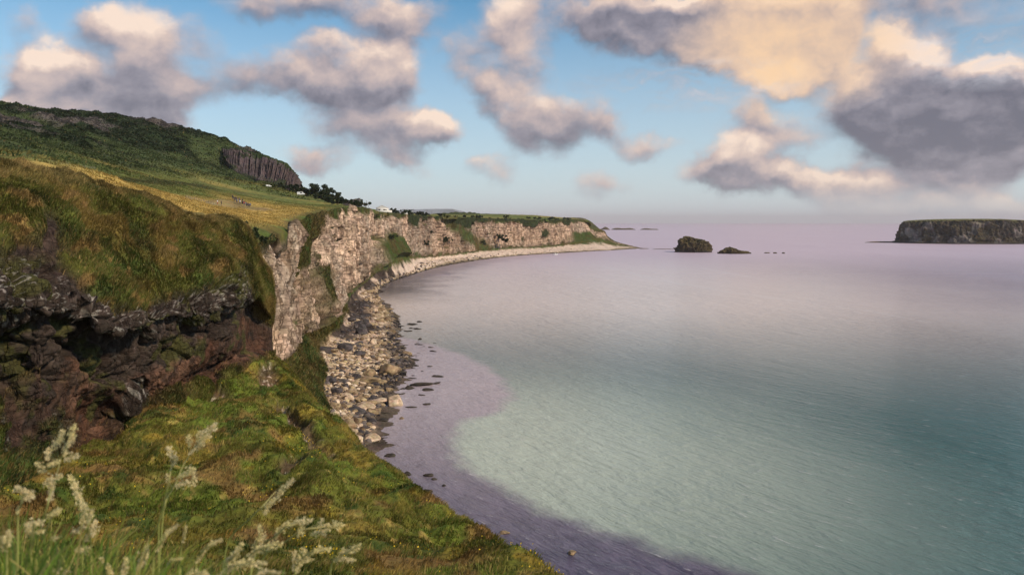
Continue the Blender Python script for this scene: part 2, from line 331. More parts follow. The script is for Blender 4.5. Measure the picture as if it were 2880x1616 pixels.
# ripples: long low swell from the right, short wind waves on top
def wave(sa, sx, deg, det, ro):                    # crests run along the bearing deg, sa = frequency along them, sx across
    c_, s_ = math.cos(R(deg)), math.sin(R(deg)); u = n.vec('DOT_PRODUCT', co, (c_*sa, s_*sa, 0), out=1); v = n.vec('DOT_PRODUCT', co, (-s_*sx, c_*sx, 0), out=1)
    return n.noise(n.comb(u, v, 0.0), 1.0, det, ro, dist=.25)
w1 = wave(.15, .48, -50, 4, .6); w2 = wave(.6, 1.7, -42, 4, .62); w3 = wave(.03, .10, -58, 3, .5)
gust = n.map(n.noise(n.vec('MULTIPLY', co, (1, .35, 1)), .006, 4, .6), .35, .65, .6, 1.15)
crest = n.math('MULTIPLY', n.map(w1, .56, .68), n.map(w2, .50, .62))  # wave-crest highlights, painted pale into the water colour along with the foam
foam_glint = n.math('MULTIPLY', n.map(n.attr('foam'), 3.2, .2), n.map(n.noise(co, .12, 5, .7), .42, .6))
foam_glint = n.math('MAXIMUM', n.math('MULTIPLY', foam_glint, .35), n.math('MULTIPLY', crest, .30))
edge = n.math('MULTIPLY', n.map(n.attr('shore'), 3.0, .4), n.map(n.noise(co, .5, 5, .7), .5, .62))
foam_glint = n.math('MAXIMUM', foam_glint, n.math('MULTIPLY', edge, .5))
c = n.mix(foam_glint, c, (.75, .74, .76))
h = n.math('ADD', n.math('MULTIPLY', w3, 1.3), n.math('ADD', n.math('MULTIPLY', w1, .95), n.math('MULTIPLY', w2, .30)))
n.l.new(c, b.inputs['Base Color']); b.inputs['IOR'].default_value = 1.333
n.l.new(n.map(oy, 60, 1500, .16, .42), b.inputs['Roughness'])
k = bump(n, b, h, 1.25); n.l.new(gust, k.inputs['Strength'])
SEA = m
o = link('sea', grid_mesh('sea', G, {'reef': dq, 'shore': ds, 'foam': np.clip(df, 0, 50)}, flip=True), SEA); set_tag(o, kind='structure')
# ------------------------------------------------------------------ albedos
GR = dict(fresh=(.060, .088, .020), olive=(.072, .070, .018), brown=(.110, .072, .026), straw=(.25, .175, .065), gold=(.185, .155, .045), dark=(.020, .032, .012),
          scrub=(.026, .042, .014), lime=(.67, .49, .37), limed=(.29, .195, .135), limeg=(.38, .31, .25), basalt=(.046, .034, .028), basaltl=(.095, .072, .060), earth=(.085, .042, .026), earthl=(.17, .092, .060),
          lichen=(.50, .46, .42), cobble=(.52, .39, .27), weed=(.24, .19, .08), shingle=(.64, .50, .40), wet=(.075, .060, .048))
# ------------------------------------------------------------------ the long bay: plateau, cliff, beach (sections from near to far)
#        lip (px,py,d)      cliff foot          head of beach      water's edge
def sp(px, py, d): return pt(px, py, d)
SEC = [((-52, 118, 40), (-44, 124, 22), (-36, 135, 5), (-28, 120, 0)),
       (sp(256, 246, 184), (-53, 180, 20), (-44, 176, 4), (-32, 160, 0)),
       (sp(274, 236, 205), sp(288, 346, 200), sp(322, 390, 208), (-34.6, 197, 0)),
       (sp(290, 231, 228), sp(298, 344, 222), sp(326, 376, 226), (-35, 228, 0)),
       (sp(296, 222, 285), sp(305, 334, 256), sp(322, 352, 256), (-36, 262, 0)),
       (sp(316, 214, 330), sp(328, 325, 292), sp(338, 337, 300), (-46, 305, 0)),
       (sp(330, 210, 372), sp(338, 308, 338), sp(350, 318, 348), (-52, 345, 0)),
       (sp(346, 208, 430), sp(348, 292, 420), sp(354, 301, 425), (-66, 415, 0)),
       (sp(362, 207.5, 510), sp(362, 282, 500), sp(367, 288, 505), (-92, 505, 0)),
       (sp(377, 211, 590), sp(377, 271, 585), sp(384, 277, 600), (-102, 610, 0)),
       (sp(383, 212.5, 660), sp(394, 256, 660), sp(409, 272, 690), (-97, 690, 0)),
       (sp(398, 213.5, 760), sp(408, 256, 770), sp(419, 262, 790), (-86, 800, 0)),
       (sp(418, 215, 850), sp(424, 256.5, 860), sp(428, 260, 870), (-75, 860, 0)),
       (sp(450, 216.5, 960), sp(452, 254, 970), sp(457, 257.5, 970), (-55, 935, 0)),
       (sp(500, 218.5, 1130), sp(502, 248, 1135), sp(508, 252, 1110), (-3, 1088, 0)),
       (sp(540, 219.5, 1250), sp(541, 246.5, 1255), sp(545, 249.5, 1225), (50, 1165, 0)),
       (sp(563, 219.5, 1330), sp(566, 243, 1330), sp(572, 248, 1300), (100, 1230, 0)),
       (sp(580, 219.5, 1400), sp(588, 239, 1390), sp(595, 246.8, 1345), (150, 1293, 0)),
       (sp(589.5, 220.3, 1425), sp(598, 237.5, 1410), sp(607, 246.4, 1375), (178, 1321, 0)),
       (sp(592, 228.6, 1440), sp(603, 239, 1422), sp(611, 246.3, 1395), (188, 1337, 0)),
       (sp(604, 230.2, 1465), sp(609, 240, 1440), sp(620, 246.4, 1415), (209, 1368, 0)),
       (sp(609, 238.0, 1478), sp(614, 242.5, 1452), sp(626, 246.6, 1430), (222, 1388, 0)),
       (sp(620, 242.5, 1480), sp(626, 245.2, 1460), sp(634, 246.9, 1445), (243, 1412, 0)),
       (sp(637, 246.9, 1465), sp(638.5, 247.2, 1461), sp(640, 247.5, 1457), (258, 1446, 0))]
SEC = np.array(SEC, 'f8')                                            # (ns, 4, 3)
INL = np.array([(-1, .05)]*8+[(-1, .12), (-.95, .3), (-.9, .45), (-.8, .6), (-.6, .8), (-.45, .9), (-.35, .93), (-.3, .95), (-.35, .93), (-.45, .9), (-.5, .87), (-.5, .87), (-.45, .9), (-.4, .92), (-.4, .92), (-.4, .92)], 'f8')
INL /= np.linalg.norm(INL, axis=1, keepdims=True)
INW = np.array([900]*13+[800, 700, 600, 500, 380, 300, 90, 80, 60, 60, 60], 'f8')   # how far inland each section runs
lk = np.concatenate([[0], np.cumsum(np.hypot(*np.diff(SEC[:, 0, :2], axis=0).T))])
# finer steps near the eye
ss_ = [0.0]
while ss_[-1] < lk[-1]:
    yy = np.interp(ss_[-1], lk, SEC[:, 0, 1]); ss_.append(ss_[-1]+max(.34, (yy-60)/620))
S = np.minimum(np.array(ss_), lk[-1]-1e-6); NS = len(S)
lip, foot, bt, sh = (pchip(lk, SEC[:, k], S) for k in range(4))
inl = pchip(lk, INL, S); inl /= np.linalg.norm(inl, axis=1, keepdims=True); inw = np.interp(S, lk, INW)
# height of the plateau and the hill behind it: thin-plate surface through surveyed points
HP = [pt(*p) for p in ((-60, 150, 150), (0, 164, 120), (0, 153, 250), (0, 142, 350), (0, 126, 500), (8, 106.5, 660), (30, 106, 690), (60, 174, 120), (60, 165, 250), (60, 152, 380), (60, 134, 560), (60, 114.5, 720),
      (120, 196, 130), (120, 181, 280), (120, 167, 400), (120, 142, 620), (120, 121, 770), (170, 128, 790), (200, 218, 160), (200, 199, 300), (200, 183, 450), (200, 160, 680), (200, 136.5, 800),
      (240, 222, 180), (240, 206, 320), (240, 195, 470), (240, 172, 660), (240, 150, 800), (262, 226, 205), (275, 214, 300), (275, 201, 460), (275, 188, 640), (275, 163, 790), (298, 190, 700), (300, 188, 790),
      (285, 227, 230), (310, 209, 400), (308, 198, 560), (312, 192, 720), (330, 205, 480), (330, 199, 640), (352, 206, 560), (350, 204.5, 640), (366, 208.5, 640), (378, 211, 720),
      (395, 213, 860), (420, 214, 1000), (440, 214.3, 1100), (500, 215.2, 1380), (545, 216.2, 1560), (583, 218.4, 1500), (572, 217.8, 1480), (560, 217.4, 1500), (590, 219.8, 1480), (200, 208, 225), (240, 214, 240), (240, 209.5, 280), (120, 189, 200), (150, 200, 205), (262, 221.5, 240), (262, 216, 300), (215, 212.5, 205), (180, 205, 210), (60, 169, 180), (0, 158, 180), (598, 230, 1500), (604, 232, 1510), (610, 240, 1520), (625, 244.5, 1520), (600, 236, 1600))]
HP += [(-560, 900, 120), (-900, 700, 190), (-900, 300, 150), (-700, 120, 110), (-420, 1100, 70), (-300, 1300, 62), (-250, 900, 68), (-150, 1200, 62), (0, 1700, 55), (-1000, 1200, 120), (-600, 1500, 60), (180, 1700, 25), (-300, 1000, 66), (-60, 120, 44), (-120, 130, 50)]
HP += [tuple(p) for p in SEC[1:, 0]]
HP = np.array(HP, 'f8')
def tps_fit(p, lam=6.0):
    x = p[:, :2]/300; r = np.linalg.norm(x[:, None]-x[None], axis=-1); K = np.where(r > 0, r*r*np.log(r+1e-12), 0)+np.eye(len(p))*lam*1e-4
    Pm = np.c_[np.ones(len(p)), x]; A = np.block([[K, Pm], [Pm.T, np.zeros((3, 3))]]); return x, np.linalg.solve(A, np.r_[p[:, 2], 0, 0, 0])
TX, TW = tps_fit(HP)
def ground(X, Y):
    X = np.asarray(X, 'f8')/300; Y = np.asarray(Y, 'f8')/300; z = TW[-3]+TW[-2]*X+TW[-1]*Y
    for (a, b_), w in zip(TX, TW[:-3]):
        r2 = (X-a)**2+(Y-b_)**2; z = z+w*.5*r2*np.log(r2+1e-12)
    return z
# inland rows
tn = np.concatenate([np.linspace(0, .02, 26)[:-1], .02+.98*np.linspace(0, 1, 480)**1.5]); tn = tn[::-1]
dist = tn[:, None]*inw[None]
PX_ = lip[None, :, 0]+inl[None, :, 0]*dist; PY_ = lip[None, :, 1]+inl[None, :, 1]*dist
GZ = ground(PX_, PY_); lipz = ground(lip[:, 0], lip[:, 1])
GZ = GZ+(lip[:, 2]-lipz)[None]*np.exp(-dist/25.)
A = np.stack([PX_, PY_, GZ], -1)
A[:, :, 2] -= .9*np.exp(-dist/2.2)                                   # turf rolls over the edge
# cliff rows, concave foot; beach rows
nc = 230; v = np.linspace(0, 1, nc+1)[1:][:, None, None]
Bc = lip[None]*(1-v)+foot[None]*v; hcl = (lip[:, 2]-foot[:, 2])
out = np.stack([-inl[:, 0], -inl[:, 1], np.zeros(NS)], -1)
Bc = Bc+out[None]*(-.05*hcl[None, :, None]*np.sin(v*np.pi))
nt = 60; v2 = np.linspace(0, 1, nt+1)[1:][:, None, None]; Bt = foot[None]*(1-v2)+bt[None]*v2; Bt[..., 2] += -.12*(foot[:, 2]-bt[:, 2])[None]*np.sin(v2[..., 0]*np.pi)
nb = 70; v3 = np.linspace(0, 1, nb+1)[1:][:, None, None]; Bb = bt[None]*(1-v3)+sh[None]*v3
nu = 14; v4 = np.linspace(0, 1, nu+1)[1:][:, None, None]; Bu = np.repeat(sh[None], nu, 0)+(sh-bt)[None]*0+out[None]*18*v4; Bu[..., 2] -= 3.0*v4[..., 0]
L0 = np.concatenate([A, Bc, Bt, Bb, Bu], 0); na = len(A)
rows = np.arange(len(L0)); part = np.select([rows < na, rows < na+nc, rows < na+nc+nt, rows < na+nc+nt+nb], [0, 1, 2, 3], 4)[:, None]*np.ones((1, NS), int)
N0 = normals(blur(blur(L0, 6, 1), 3, 0))
if N0[na+nc//2, NS//3, 0] < 0: N0 = -N0
X, Y, Z = L0[..., 0], L0[..., 1], L0[..., 2]; Sg = np.broadcast_to(S[None], X.shape); nearf = 1/(1+np.exp((Y-900)/150))
P3 = L0.astype('f4')
steep = sst(.75, .35, N0[..., 2])                                     # 1 on the cliff
cl = blur(blur(((part == 1)*1.0), 3, 0), 1, 1)
tc = np.clip((lip[None, :, 2]-Z)/np.maximum(hcl[None], 1), 0, 1)       # 0 at the lip, 1 at the foot
# where turf hangs over the rock, and the grassy gullies and screes that break the wall
wob = fbm(P3, .05, 4, seed=3)*1.0; fine = fbm(P3, .35, 4, seed=5)
px0 = CX+F*X/np.maximum(Y, 1); py0 = HZ+F*(H-Z)/np.maximum(Y, 1)
def band(a, b, w, x): return sst(a-w, a+w, x)*sst(b+w, b-w, x)
sk = np.interp(S, lk, np.arange(len(lk)))[None]*np.ones_like(X)        # section number along the coast
drape = np.interp(sk, [0, 2, 3, 4, 4.8, 5.6, 6, 7, 9, 10, 11, 13, 14, 15, 16, 21], [.2, .02, .02, .75, .35, .10, .12, .07, .06, .14, .10, .08, .12, .12, .1, .3])
gg = sst(.05, -.05, tc-drape-wob*.10-fbm(P3, (.25, .25, .04), 3, seed=8)*.07)
gully = band(3.35, 4.35, .22, sk+wob*.25)*sst(-.30, .15, .25-tc*.25+fine*.35+wob*.5)           # green gully behind the near pinnacle
gully = np.maximum(gully, band(4.9, 5.5, .15, sk+wob*.3)*sst(.42, .62, tc+fine*.2)*sst(.98, .8, tc))
butt = band(9.15, 10.75, .18, sk+tc*-.2+wob*.15)*sst(.30, .52, tc+fine*.08-np.abs(sk-10.0)*.25)                 # grass buttress at the far corner
fars = sst(.50, .68, fbm(P3, (.012, .012, .02), 3, seed=21)+.25*wob)*sst(10.5, 11.5, sk)*sst(.25, .5, tc+fine*.2)
vee = sst(11, 11.6, sk)*sst(17.2, 16.6, sk)*sst(.02, -.06, tc-.07-.34*np.maximum(0, np.sin(sk*4.3+1.0)-.35)-wob*.12-fine*.05)
diag = band(13.15, 13.5, .10, sk-(tc-.5)*.7+wob*.12)*sst(11, 12, sk)*.95
foots = sst(.90, 1.03, tc+wob*.15+fine*.08)*sst(4.3, 5, sk)
apron = sst(15.8, 16.6, sk)*sst(.55, .75, tc+wob*.15)*np.where(sk > 18.4, .6, 1.0)
veg = np.clip(np.maximum.reduce([gg, gully, butt, fars, vee, diag, foots*.9, apron]), 0, 1)
ledge = sst(.55, .75, fbm(P3, (.07, .07, .22), 4, seed=31)+.15*fine)*cl
veg_c = np.maximum(veg, ledge*.8)
vegA = np.where(part == 0, 1.0, np.where(part == 1, veg_c, 0.0))
tt = np.clip((foot[None, :, 2]-Z)/np.maximum((foot-bt)[None, :, 2], .5), 0, 1)
talveg = sst(.85, .45, tt+wob*.22+fine*.15-np.interp(sk, [0, 2, 4, 5, 6, 8, 9, 10, 11, 12, 14, 21], [.6, .55, .3, -.1, -.05, -.4, -.5, -.1, -.1, -.4, -.35, .3]))
vegA = np.where(part == 2, talveg, vegA); vegA = blur(vegA, 1, 0)
# rock relief: big ribs, blocky joints, bedding ledges
rib = fbm(np.stack([Sg*.035, Z*.006, Sg*0], -1), 1, 4, seed=41, ridge=True)
rib2 = fbm(np.stack([Sg*.14+wob*.8, Z*.018, Sg*0], -1), 1, 3, seed=44, ridge=True)
ed, rid = cells(Sg*.22+wob*1.3+fine*.15, Z*.115+fbm(P3, .06, 2, seed=47)*1.1, seed=3)
ed2, rid2 = cells(Sg*.62+fine*.35, Z*.36+wob*1.0, seed=12)
bed = fbm(np.stack([Z*.55+wob*1.5, Sg*.012, Sg*0], -1), 1, 3, seed=49)
rockd = rib*4.4+rib2*3.0+(rid-.5)*2.0*sst(0, .10, ed)-1.0*sst(.12, 0, ed)+(rid2-.5)*.6*sst(0, .1, ed2)-.25*sst(.12, 0, ed2)+bed*.5+fine*.2
pinn = band(2.2, 3.35, .12, sk)*cl
turfd = fbm(P3, .09, 4, seed=61)*1.3+fbm(P3, .45, 3, seed=63)*.5+.7
D = cl*(rockd*(1-.85*veg_c)+veg_c*turfd)*np.where(sk > 16.5, .45, 1.0)
D -= 13*band(3.5, 4.3, .22, sk)*cl*np.sin(np.clip(tc, 0, 1)*np.pi)**.6*.75                     # the gully itself cuts back
D += 7*butt*cl*tc; D += 4.5*band(4.9, 5.5, .2, sk)*tc*cl
D -= 6*sst(.55, .68, fbm(np.stack([Sg*.03, Z*.02, Sg*0], -1), 1, 2, seed=55))*cl
# inland relief
hum = fbm(P3, .045, 4, seed=71)*1.0+fbm(P3, .3, 3, seed=73)*.35
hz_ = Z-(65+.17*np.maximum(0, -140-X))+fbm(P3, (.004, .012, .01), 3, seed=75)*8; hillw = sst(-2, 7, hz_)
scrub = hillw*sst(-.12, .18, fbm(P3, (.008, .014, .02), 5, seed=77)+sst(8, 35, hz_)*.35-.12)
lump = np.abs(fbm(P3, .11, 3, seed=79))*3.4+np.abs(fbm(P3, .045, 2, seed=81))*5.0
D = D+np.where(part == 0, hum+scrub*lump, 0)
dA = np.zeros_like(X); dA[:na] = sst(0, 8, dist)
D = np.where(part == 0, D*dA+ (1-dA)*turfd*.6, D)
# terraces of rock poking out of the hill scrub
# beach relief
cob = fbm(P3, .25, 4, seed=91)*.55+fbm(P3, 1.1, 3, seed=93)*.28+fbm(P3, .05, 2, seed=95)*.8
ed3, rid3 = cells(X*.42+wob, Y*.42+fine*.3, seed=22); cob = cob+(rid3-.35)*.8*sst(0, .12, ed3)*nearf
D = np.where(part >= 2, np.where(part == 2, turfd*vegA*.9+(1-vegA)*(cob+rockd*.4*(1-tt)), cob*1.0), D)
D = np.where(part == 4, cob*.8, D)
D = blur(D, 1, 0)
headf = sst(16.5, 18, sk)
Lf = L0+N0*D[..., None]
# quarry step in the far headland: two tiers
# ------------------------------------------------------------------ colours
def colmix(pairs, shape): 
    c = np.zeros(shape+(3,), 'f4')+np.asarray(pairs[0], 'f4')
    for col, t in pairs[1:]: c = c*(1-t[..., None])+np.asarray(col, 'f4')*t[..., None]
    return c
shp = X.shape
big = fbm(P3, .02, 4, seed=101); med = fbm(P3, .12, 4, seed=103); streak = fbm(P3, (.5, .5, .05), 4, seed=105)
warm = sst(420, 200, Y)
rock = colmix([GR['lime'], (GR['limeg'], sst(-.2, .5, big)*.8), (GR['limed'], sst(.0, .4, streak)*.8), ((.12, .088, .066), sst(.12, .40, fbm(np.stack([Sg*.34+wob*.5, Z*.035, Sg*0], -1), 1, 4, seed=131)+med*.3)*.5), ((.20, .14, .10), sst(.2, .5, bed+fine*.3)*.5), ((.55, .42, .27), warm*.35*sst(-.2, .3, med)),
               ((.13, .105, .085), sst(.12, 0.02, ed)*.55), (GR['basaltl'], sst(.85, 1.0, tc+wob*.15)*.5)], shp)  # weather-stained joint recesses, painted darker to stand for relief shade
rock = rock*(1-.35*band(11.8, 12.6, .2, sk)[..., None]*0)
grass = colmix([GR['olive'], (GR['fresh'], sst(-.1, .35, med+big*.5)), (GR['brown'], sst(.1, .5, fbm(P3, .06, 4, seed=107))*.55)], shp)
# inland: gold hay in the near field, green pasture, dark bracken and scrub up the hill
edgeH = fbm(P3, (.01, .02, .02), 3, seed=111)
inl_c = colmix([(.105, .118, .032), (GR['gold'], sst(.1, .45, fbm(P3, (.006, .02, .03), 4, seed=113)+.15)), ((.075, .10, .026), sst(-.05, .4, fbm(P3, (.006, .018, .03), 4, seed=117))*.8)], shp)
gold = sst(64, 60, Z+edgeH*5)*sst(340, 300, Y+.35*X+edgeH*20)*sst(-62, -78, X)
inl_c = mixc(inl_c, (.33, .235, .072), gold*.9)
hedge = sst(3.0, .8, np.abs(Z+edgeH*2-66-(Y-250)*.03))*sst(-110, -130, X)*sst(500, 420, Y)
inl_c = mixc(inl_c, (.050, .072, .024), hillw*.9)
inl_c = mixc(inl_c, (.030, .040, .014), sst(.1, .5, fbm(P3, (.012, .035, .05), 4, seed=119))*.6*sst(62, 72, Z))
inl_c = mixc(inl_c, (.017, .030, .011), np.clip(scrub, 0, 1)*.92); inl_c = mixc(inl_c, (.03, .036, .014), hedge*.75)
crgs = scrub*sst(.30, .48, fbm(P3, (.02, .02, .05), 4, seed=121))*sst(98, 112, Z); inl_c = mixc(inl_c, (.13, .11, .105), crgs*.8)
inl_c = mixc(inl_c, (.075, .070, .040), sst(18.4, 19.0, sk)*.9); gold2 = sst(-150, -60, X)*sst(420, 330, Y); inl_c = inl_c*(1+.36*(1-hillw[..., None]))
trod = sst(9, 3, seg_dist(X, Y, [pt(195, 0, 268)[:2], pt(217, 0, 290)[:2], pt(232, 0, 340)[:2], pt(250, 0, 318)[:2], pt(262, 0, 330)[:2]])[0]); inl_c = mixc(inl_c, (.17, .13, .075), sst(.2, .8, trod)*.6)
faredge = sst(40, 4, np.broadcast_to(np.r_[dist, np.zeros((len(L0)-na, NS))], shp))*sst(8.5, 11, sk); inl_c = mixc(inl_c, GR['dark'], faredge*.55)
beach = colmix([GR['cobble'], (GR['shingle'], sst(-.2, .3, big)*.8), (GR['limed'], sst(0, .4, med)*.6), ((.62, .50, .42), sst(8.5, 10, sk)*.8)], shp)
wetk = sst(1.6, .3, Z+D*.3+med*.8); beach = mixc(beach, GR['weed'], sst(2.4, 1.0, Z+med)*sst(5, 7, sk)*.7); beach = mixc(beach, (.17, .13, .085), sst(2.6, .8, Z+D*.5+med*1.2)*.6*sst(7, 5, sk)); beach = mixc(beach, GR['wet'], wetk*.85)
bas = colmix([GR['basalt'], (GR['basaltl'], sst(-.1, .5, med))], shp)
dkb = np.clip(sst(.1, .5, fbm(P3, .035, 3, seed=123)+np.interp(sk, [0, 3, 4, 5, 6, 8, 9, 9.6, 10, 11, 12, 14, 21], [.1, .15, .1, .5, .8, .8, .9, .8, .2, -1, -1, -.6, -1])-tt*.25), 0, 1)
COL = np.where((part == 0)[..., None], inl_c, 0)
cliffc = rock*(1-vegA[..., None])+grass*vegA[..., None]; cliffc = cliffc*(1-.30*vegA[..., None]); cliffc = mixc(cliffc, (.045, .046, .018), np.maximum(gg, gully)*sst(0, .5, big)*.7)
cliffc = mixc(cliffc, (.022, .032, .013), np.maximum(vee, fars)*.85); COL = np.where((part == 1)[..., None], cliffc, COL)
tal = mixc(beach, bas, dkb); tal = tal*(1-vegA[..., None])+mixc(grass, (.060, .082, .022), sst(0, .3, med)*.7)*vegA[..., None]
COL = np.where((part == 2)[..., None], tal, COL)
v3f = np.zeros_like(X); v3f[na+nc+nt:na+nc+nt+nb] = v3[..., 0]
bb = mixc(beach, bas, dkb*sst(.7, .2, v3f+med*.4)); COL = np.where((part >= 3)[..., None], bb, COL)
aa = blur(inl_c, 1, 0); lipmix = np.zeros_like(X); lipmix[:na] = sst(10, 0, dist); COL = np.where((part == 0)[..., None], COL*(1-lipmix[..., None])+grass*1.15*lipmix[..., None], COL)
RK = np.where(part == 1, 1-vegA, np.where(part == 0, 0, 1-vegA))
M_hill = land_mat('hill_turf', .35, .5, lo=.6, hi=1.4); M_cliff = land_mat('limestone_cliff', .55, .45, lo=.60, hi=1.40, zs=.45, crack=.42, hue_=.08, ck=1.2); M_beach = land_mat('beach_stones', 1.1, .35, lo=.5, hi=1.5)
def slab(name, a, b_, mat):
    o = link(name, grid_mesh(name, Lf[a:b_], {'Col': COL[a:b_], 'rock': RK[a:b_]}), mat); set_tag(o, kind='structure'); return o
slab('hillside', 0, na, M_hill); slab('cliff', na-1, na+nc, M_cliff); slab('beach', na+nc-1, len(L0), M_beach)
def beach_at(i_col, frac):                                            # point on the finished beach; frac 0 head .. 1 water's edge
    r = na+nc+nt+int(np.clip(frac, 0, .999)*nb); return Lf[r, i_col]
def col_of_y(y): return int(np.argmin(np.abs(sh[:, 1]-y)))
# ------------------------------------------------------------------ foreground: grassy bluff with a dark basalt undercut (left), and the slope below the viewpoint
def conv(rows): return [pt(*r) if len(r) == 3 else r[1:] for r in rows]
# each column: image x, then from behind the ridge down to the foot: (y, distance)
BL = [(-110, [(150, 66), (200, 58), (262, 52), (300, 51), (330, 54), (400, 54), (455, 53), (495, 52)]),
      (0, [(163, 78), (212, 68), (262, 60), (303, 57), (330, 63), (390, 63), (440, 60), (492, 59)]),
      (45, [(174, 83), (216, 74), (258, 67), (306, 63), (328, 70), (385, 69), (430, 66), (480, 63)]),
      (75, [(183, 88), (232, 79), (286, 70), (308, 66), (326, 79), (375, 79), (420, 74), (462, 70)]),
      (97, [(190, 92), (236, 82), (298, 72), (318, 69), (338, 85), (380, 83), (418, 79), (450, 74)]),
      (125, [(198, 97), (242, 87), (306, 76), (330, 73), (352, 89), (385, 86), (408, 83), (429, 79)]),
      (150, [(206, 101), (247, 91), (304, 81), (326, 78), (346, 92), (372, 90), (392, 86), (411, 82)]),
      (175, [(214, 106), (250, 97), (296, 87), (316, 84), (334, 97), (365, 96), (383, 92), (400, 88)]),
      (207, [(220, 113), (250, 104), (282, 95), (316, 91), (322, 106), (350, 105), (368, 102), (388, 96)]),
      (232, [(221, 120), (244, 111), (266, 103), (302, 99), (314, 112), (340, 112), (356, 109), (372, 102)]),
      (247, [(229, 124), (246, 115), (264, 107), (296, 104), (305, 114), (332, 114), (350, 112), (364, 107)]),
      (256, [(250, 126), (260, 120), (272, 113), (290, 110), (306, 117), (332, 117), (348, 115), (359, 111)]),
      (271, [(284, 124), (290, 121), (299, 118), (312, 117), (320, 119), (335, 119), (346, 118), (355, 116)]),
      (270, [(288, 138), (294, 136), (302, 134), (312, 133), (320, 134), (335, 134), (344, 133), (352, 132)])]
BL = [(px, [(y, d_-(.8*max(0, d_-.5*(r[3][1]+r[7][1])) if k in (4, 5) and 40 < px < 240 else 0)) for k, (y, d_) in enumerate(r)]) for px, r in BL]
BG = []
for px, r in BL:
    q = [pt(px, y, d_) for y, d_ in r]; x0, y0, z0 = q[0]
    if px in (270, 271): back = [(x0-25, y0+70, z0-12), (x0-9, y0+30, z0-6), (x0-3, y0+10, z0-1.5)]
    else:
        sl_ = lambda y_, k_: H+(z0-H)*y_/y0-k_
        back = [((x0*(y0+62)/y0)-3, y0+62, sl_(y0+62, 1.2) if px < 150 else 44), (x0*(y0+34)/y0-1, y0+34, sl_(y0+34, .9) if px < 150 else z0-3.2), (x0*(y0+10)/y0, y0+10, sl_(y0+10, .5))]
    f0 = q[-1]; BG.append(back+q+[(f0[0]-6, f0[1]+8, f0[2]-3)])
BG = np.array(BG, 'f8')                                              # (columns, rows, 3)
ck = np.array([-110, 0, 45, 75, 97, 125, 150, 175, 207, 232, 247, 258, 272, 285], 'f8'); nbk = BG.shape[1]
cu = np.linspace(-110, 285, 820); rv = np.concatenate([np.linspace(0, 3, 60)[:-1], np.linspace(3, nbk-1, 560)])
K1 = pchip(ck, BG, cu); K2 = pchip(np.arange(nbk), np.swapaxes(K1, 0, 1), rv)   # (rows, cols, 3)
N1 = normals(blur(blur(K2, 10, 0), 10, 1))
if N1[250, 300, 0]*1-N1[250, 300, 1]*1 < 0: N1 = -N1
rr = rv[:, None]*np.ones((1, len(cu))); Q3 = K2.astype('f4'); cc = cu[None]*np.ones_like(rr)
w_ = fbm(Q3, .10, 4, seed=201); f_ = fbm(Q3, .6, 4, seed=203); ff = fbm(Q3, 1.8, 3, seed=205)
# rows 3 ridge, 5 turf edge, 6 overhang lip, 7 recess roof, 8/9 earth wall, 10 foot
edge_r = np.interp(cc, [-110, 0, 45, 75, 97, 125, 150, 200, 235, 247, 256, 271, 290], [5, 4.85, 4.9, 4.9, 5.1, 5.2, 5.2, 5.1, 5.1, 5.4, 6.3, 6.6, 6.6])
turf = sst(.22, -.22, rr-edge_r-w_*.55-f_*.25)
low_t = sst(np.interp(cc, [0, 150, 200, 290], [8.6, 9.2, 9.8, 9.8]), np.interp(cc, [0, 150, 200, 290], [9.3, 9.9, 10.4, 10.4]), rr+w_*.8+f_*.4)*np.interp(cc, [-110, 0, 60, 80, 140, 160, 200, 240, 260, 290], [1, .9, .55, .05, .1, 1, 1, .9, .9, .9])
low_t = np.maximum(low_t, sst(7.2, 7.8, rr+w_*.8+f_*.3)*sst(62, 35, cc+w_*20)*sst(.0, .25, w_+f_*.4+.12))
vein = sst(9, 4, np.abs(cc-(46+(rr-4.0)*14)))*sst(3.85, 4.25, rr+w_*.3)*sst(5.6, 5.2, rr)    # the dark rib running up through the turf
patch = sst(.42, .6, fbm(Q3, (.09, .09, .16), 3, seed=207))*sst(4.2, 4.6, rr)*sst(5.3, 5, rr)*.9
bulge = sst(252, 258, cc)*sst(7.6, 7.1, rr+w_*.3)
turf = np.clip(np.maximum.reduce([turf*(1-vein)*(1-patch), low_t, bulge]), 0, 1)
eb, db, rb = cells3(Q3*np.array([.30, .30, .42], 'f4')+w_[..., None]*.5, seed=31)
eb2, db2, rb2 = cells3(Q3*np.array([.85, .85, 1.0], 'f4')+f_[..., None]*.3, seed=33)
basz = sst(4.6, 5.0, rr)*sst(8.0, 7.3, rr+w_*1.6+f_*.4)*(1-bulge); 
col_b = sst(.1, .4, w_+np.interp(cc, [-110, 0, 60, 75, 115, 128, 145, 160, 290], [.5, .4, .3, -.3, -.2, .5, .3, -.8, -.8]))*sst(6.8, 7.2, rr)
basz = np.clip(np.maximum(basz, col_b), 0, 1)
rd = (.55-db)*1.9+(rb-.5)*1.3-.7*sst(.10, 0, eb)+(.5-db2)*.65+(rb2-.5)*.35-.2*sst(.12, 0, eb2)+f_*.35+w_*1.9+ff*.10
ed_ = w_*1.2+f_*.45+ff*.14
td = w_*1.5+np.abs(fbm(Q3, .28, 3, seed=211))*1.2+f_*.30+ff*.10+.35
D1_ = turf*td+(1-turf)*(basz*rd+(1-basz)*ed_)
taper = (sst(290, 268, cc)*.7+.3)*(1-.72*sst(225, 252, cc)); D1_ = D1_*taper*sst(0, 1.5, rr)
BF = K2+N1*blur(D1_, 1, 0)[..., None]
lich = sst(.36, .46, fbm(Q3, 3.2, 3, seed=213)+sst(5.0, 5.3, rr)*sst(6.5, 5.9, rr)*.10+w_*.12)*basz*sst(7.4, 6.4, rr)
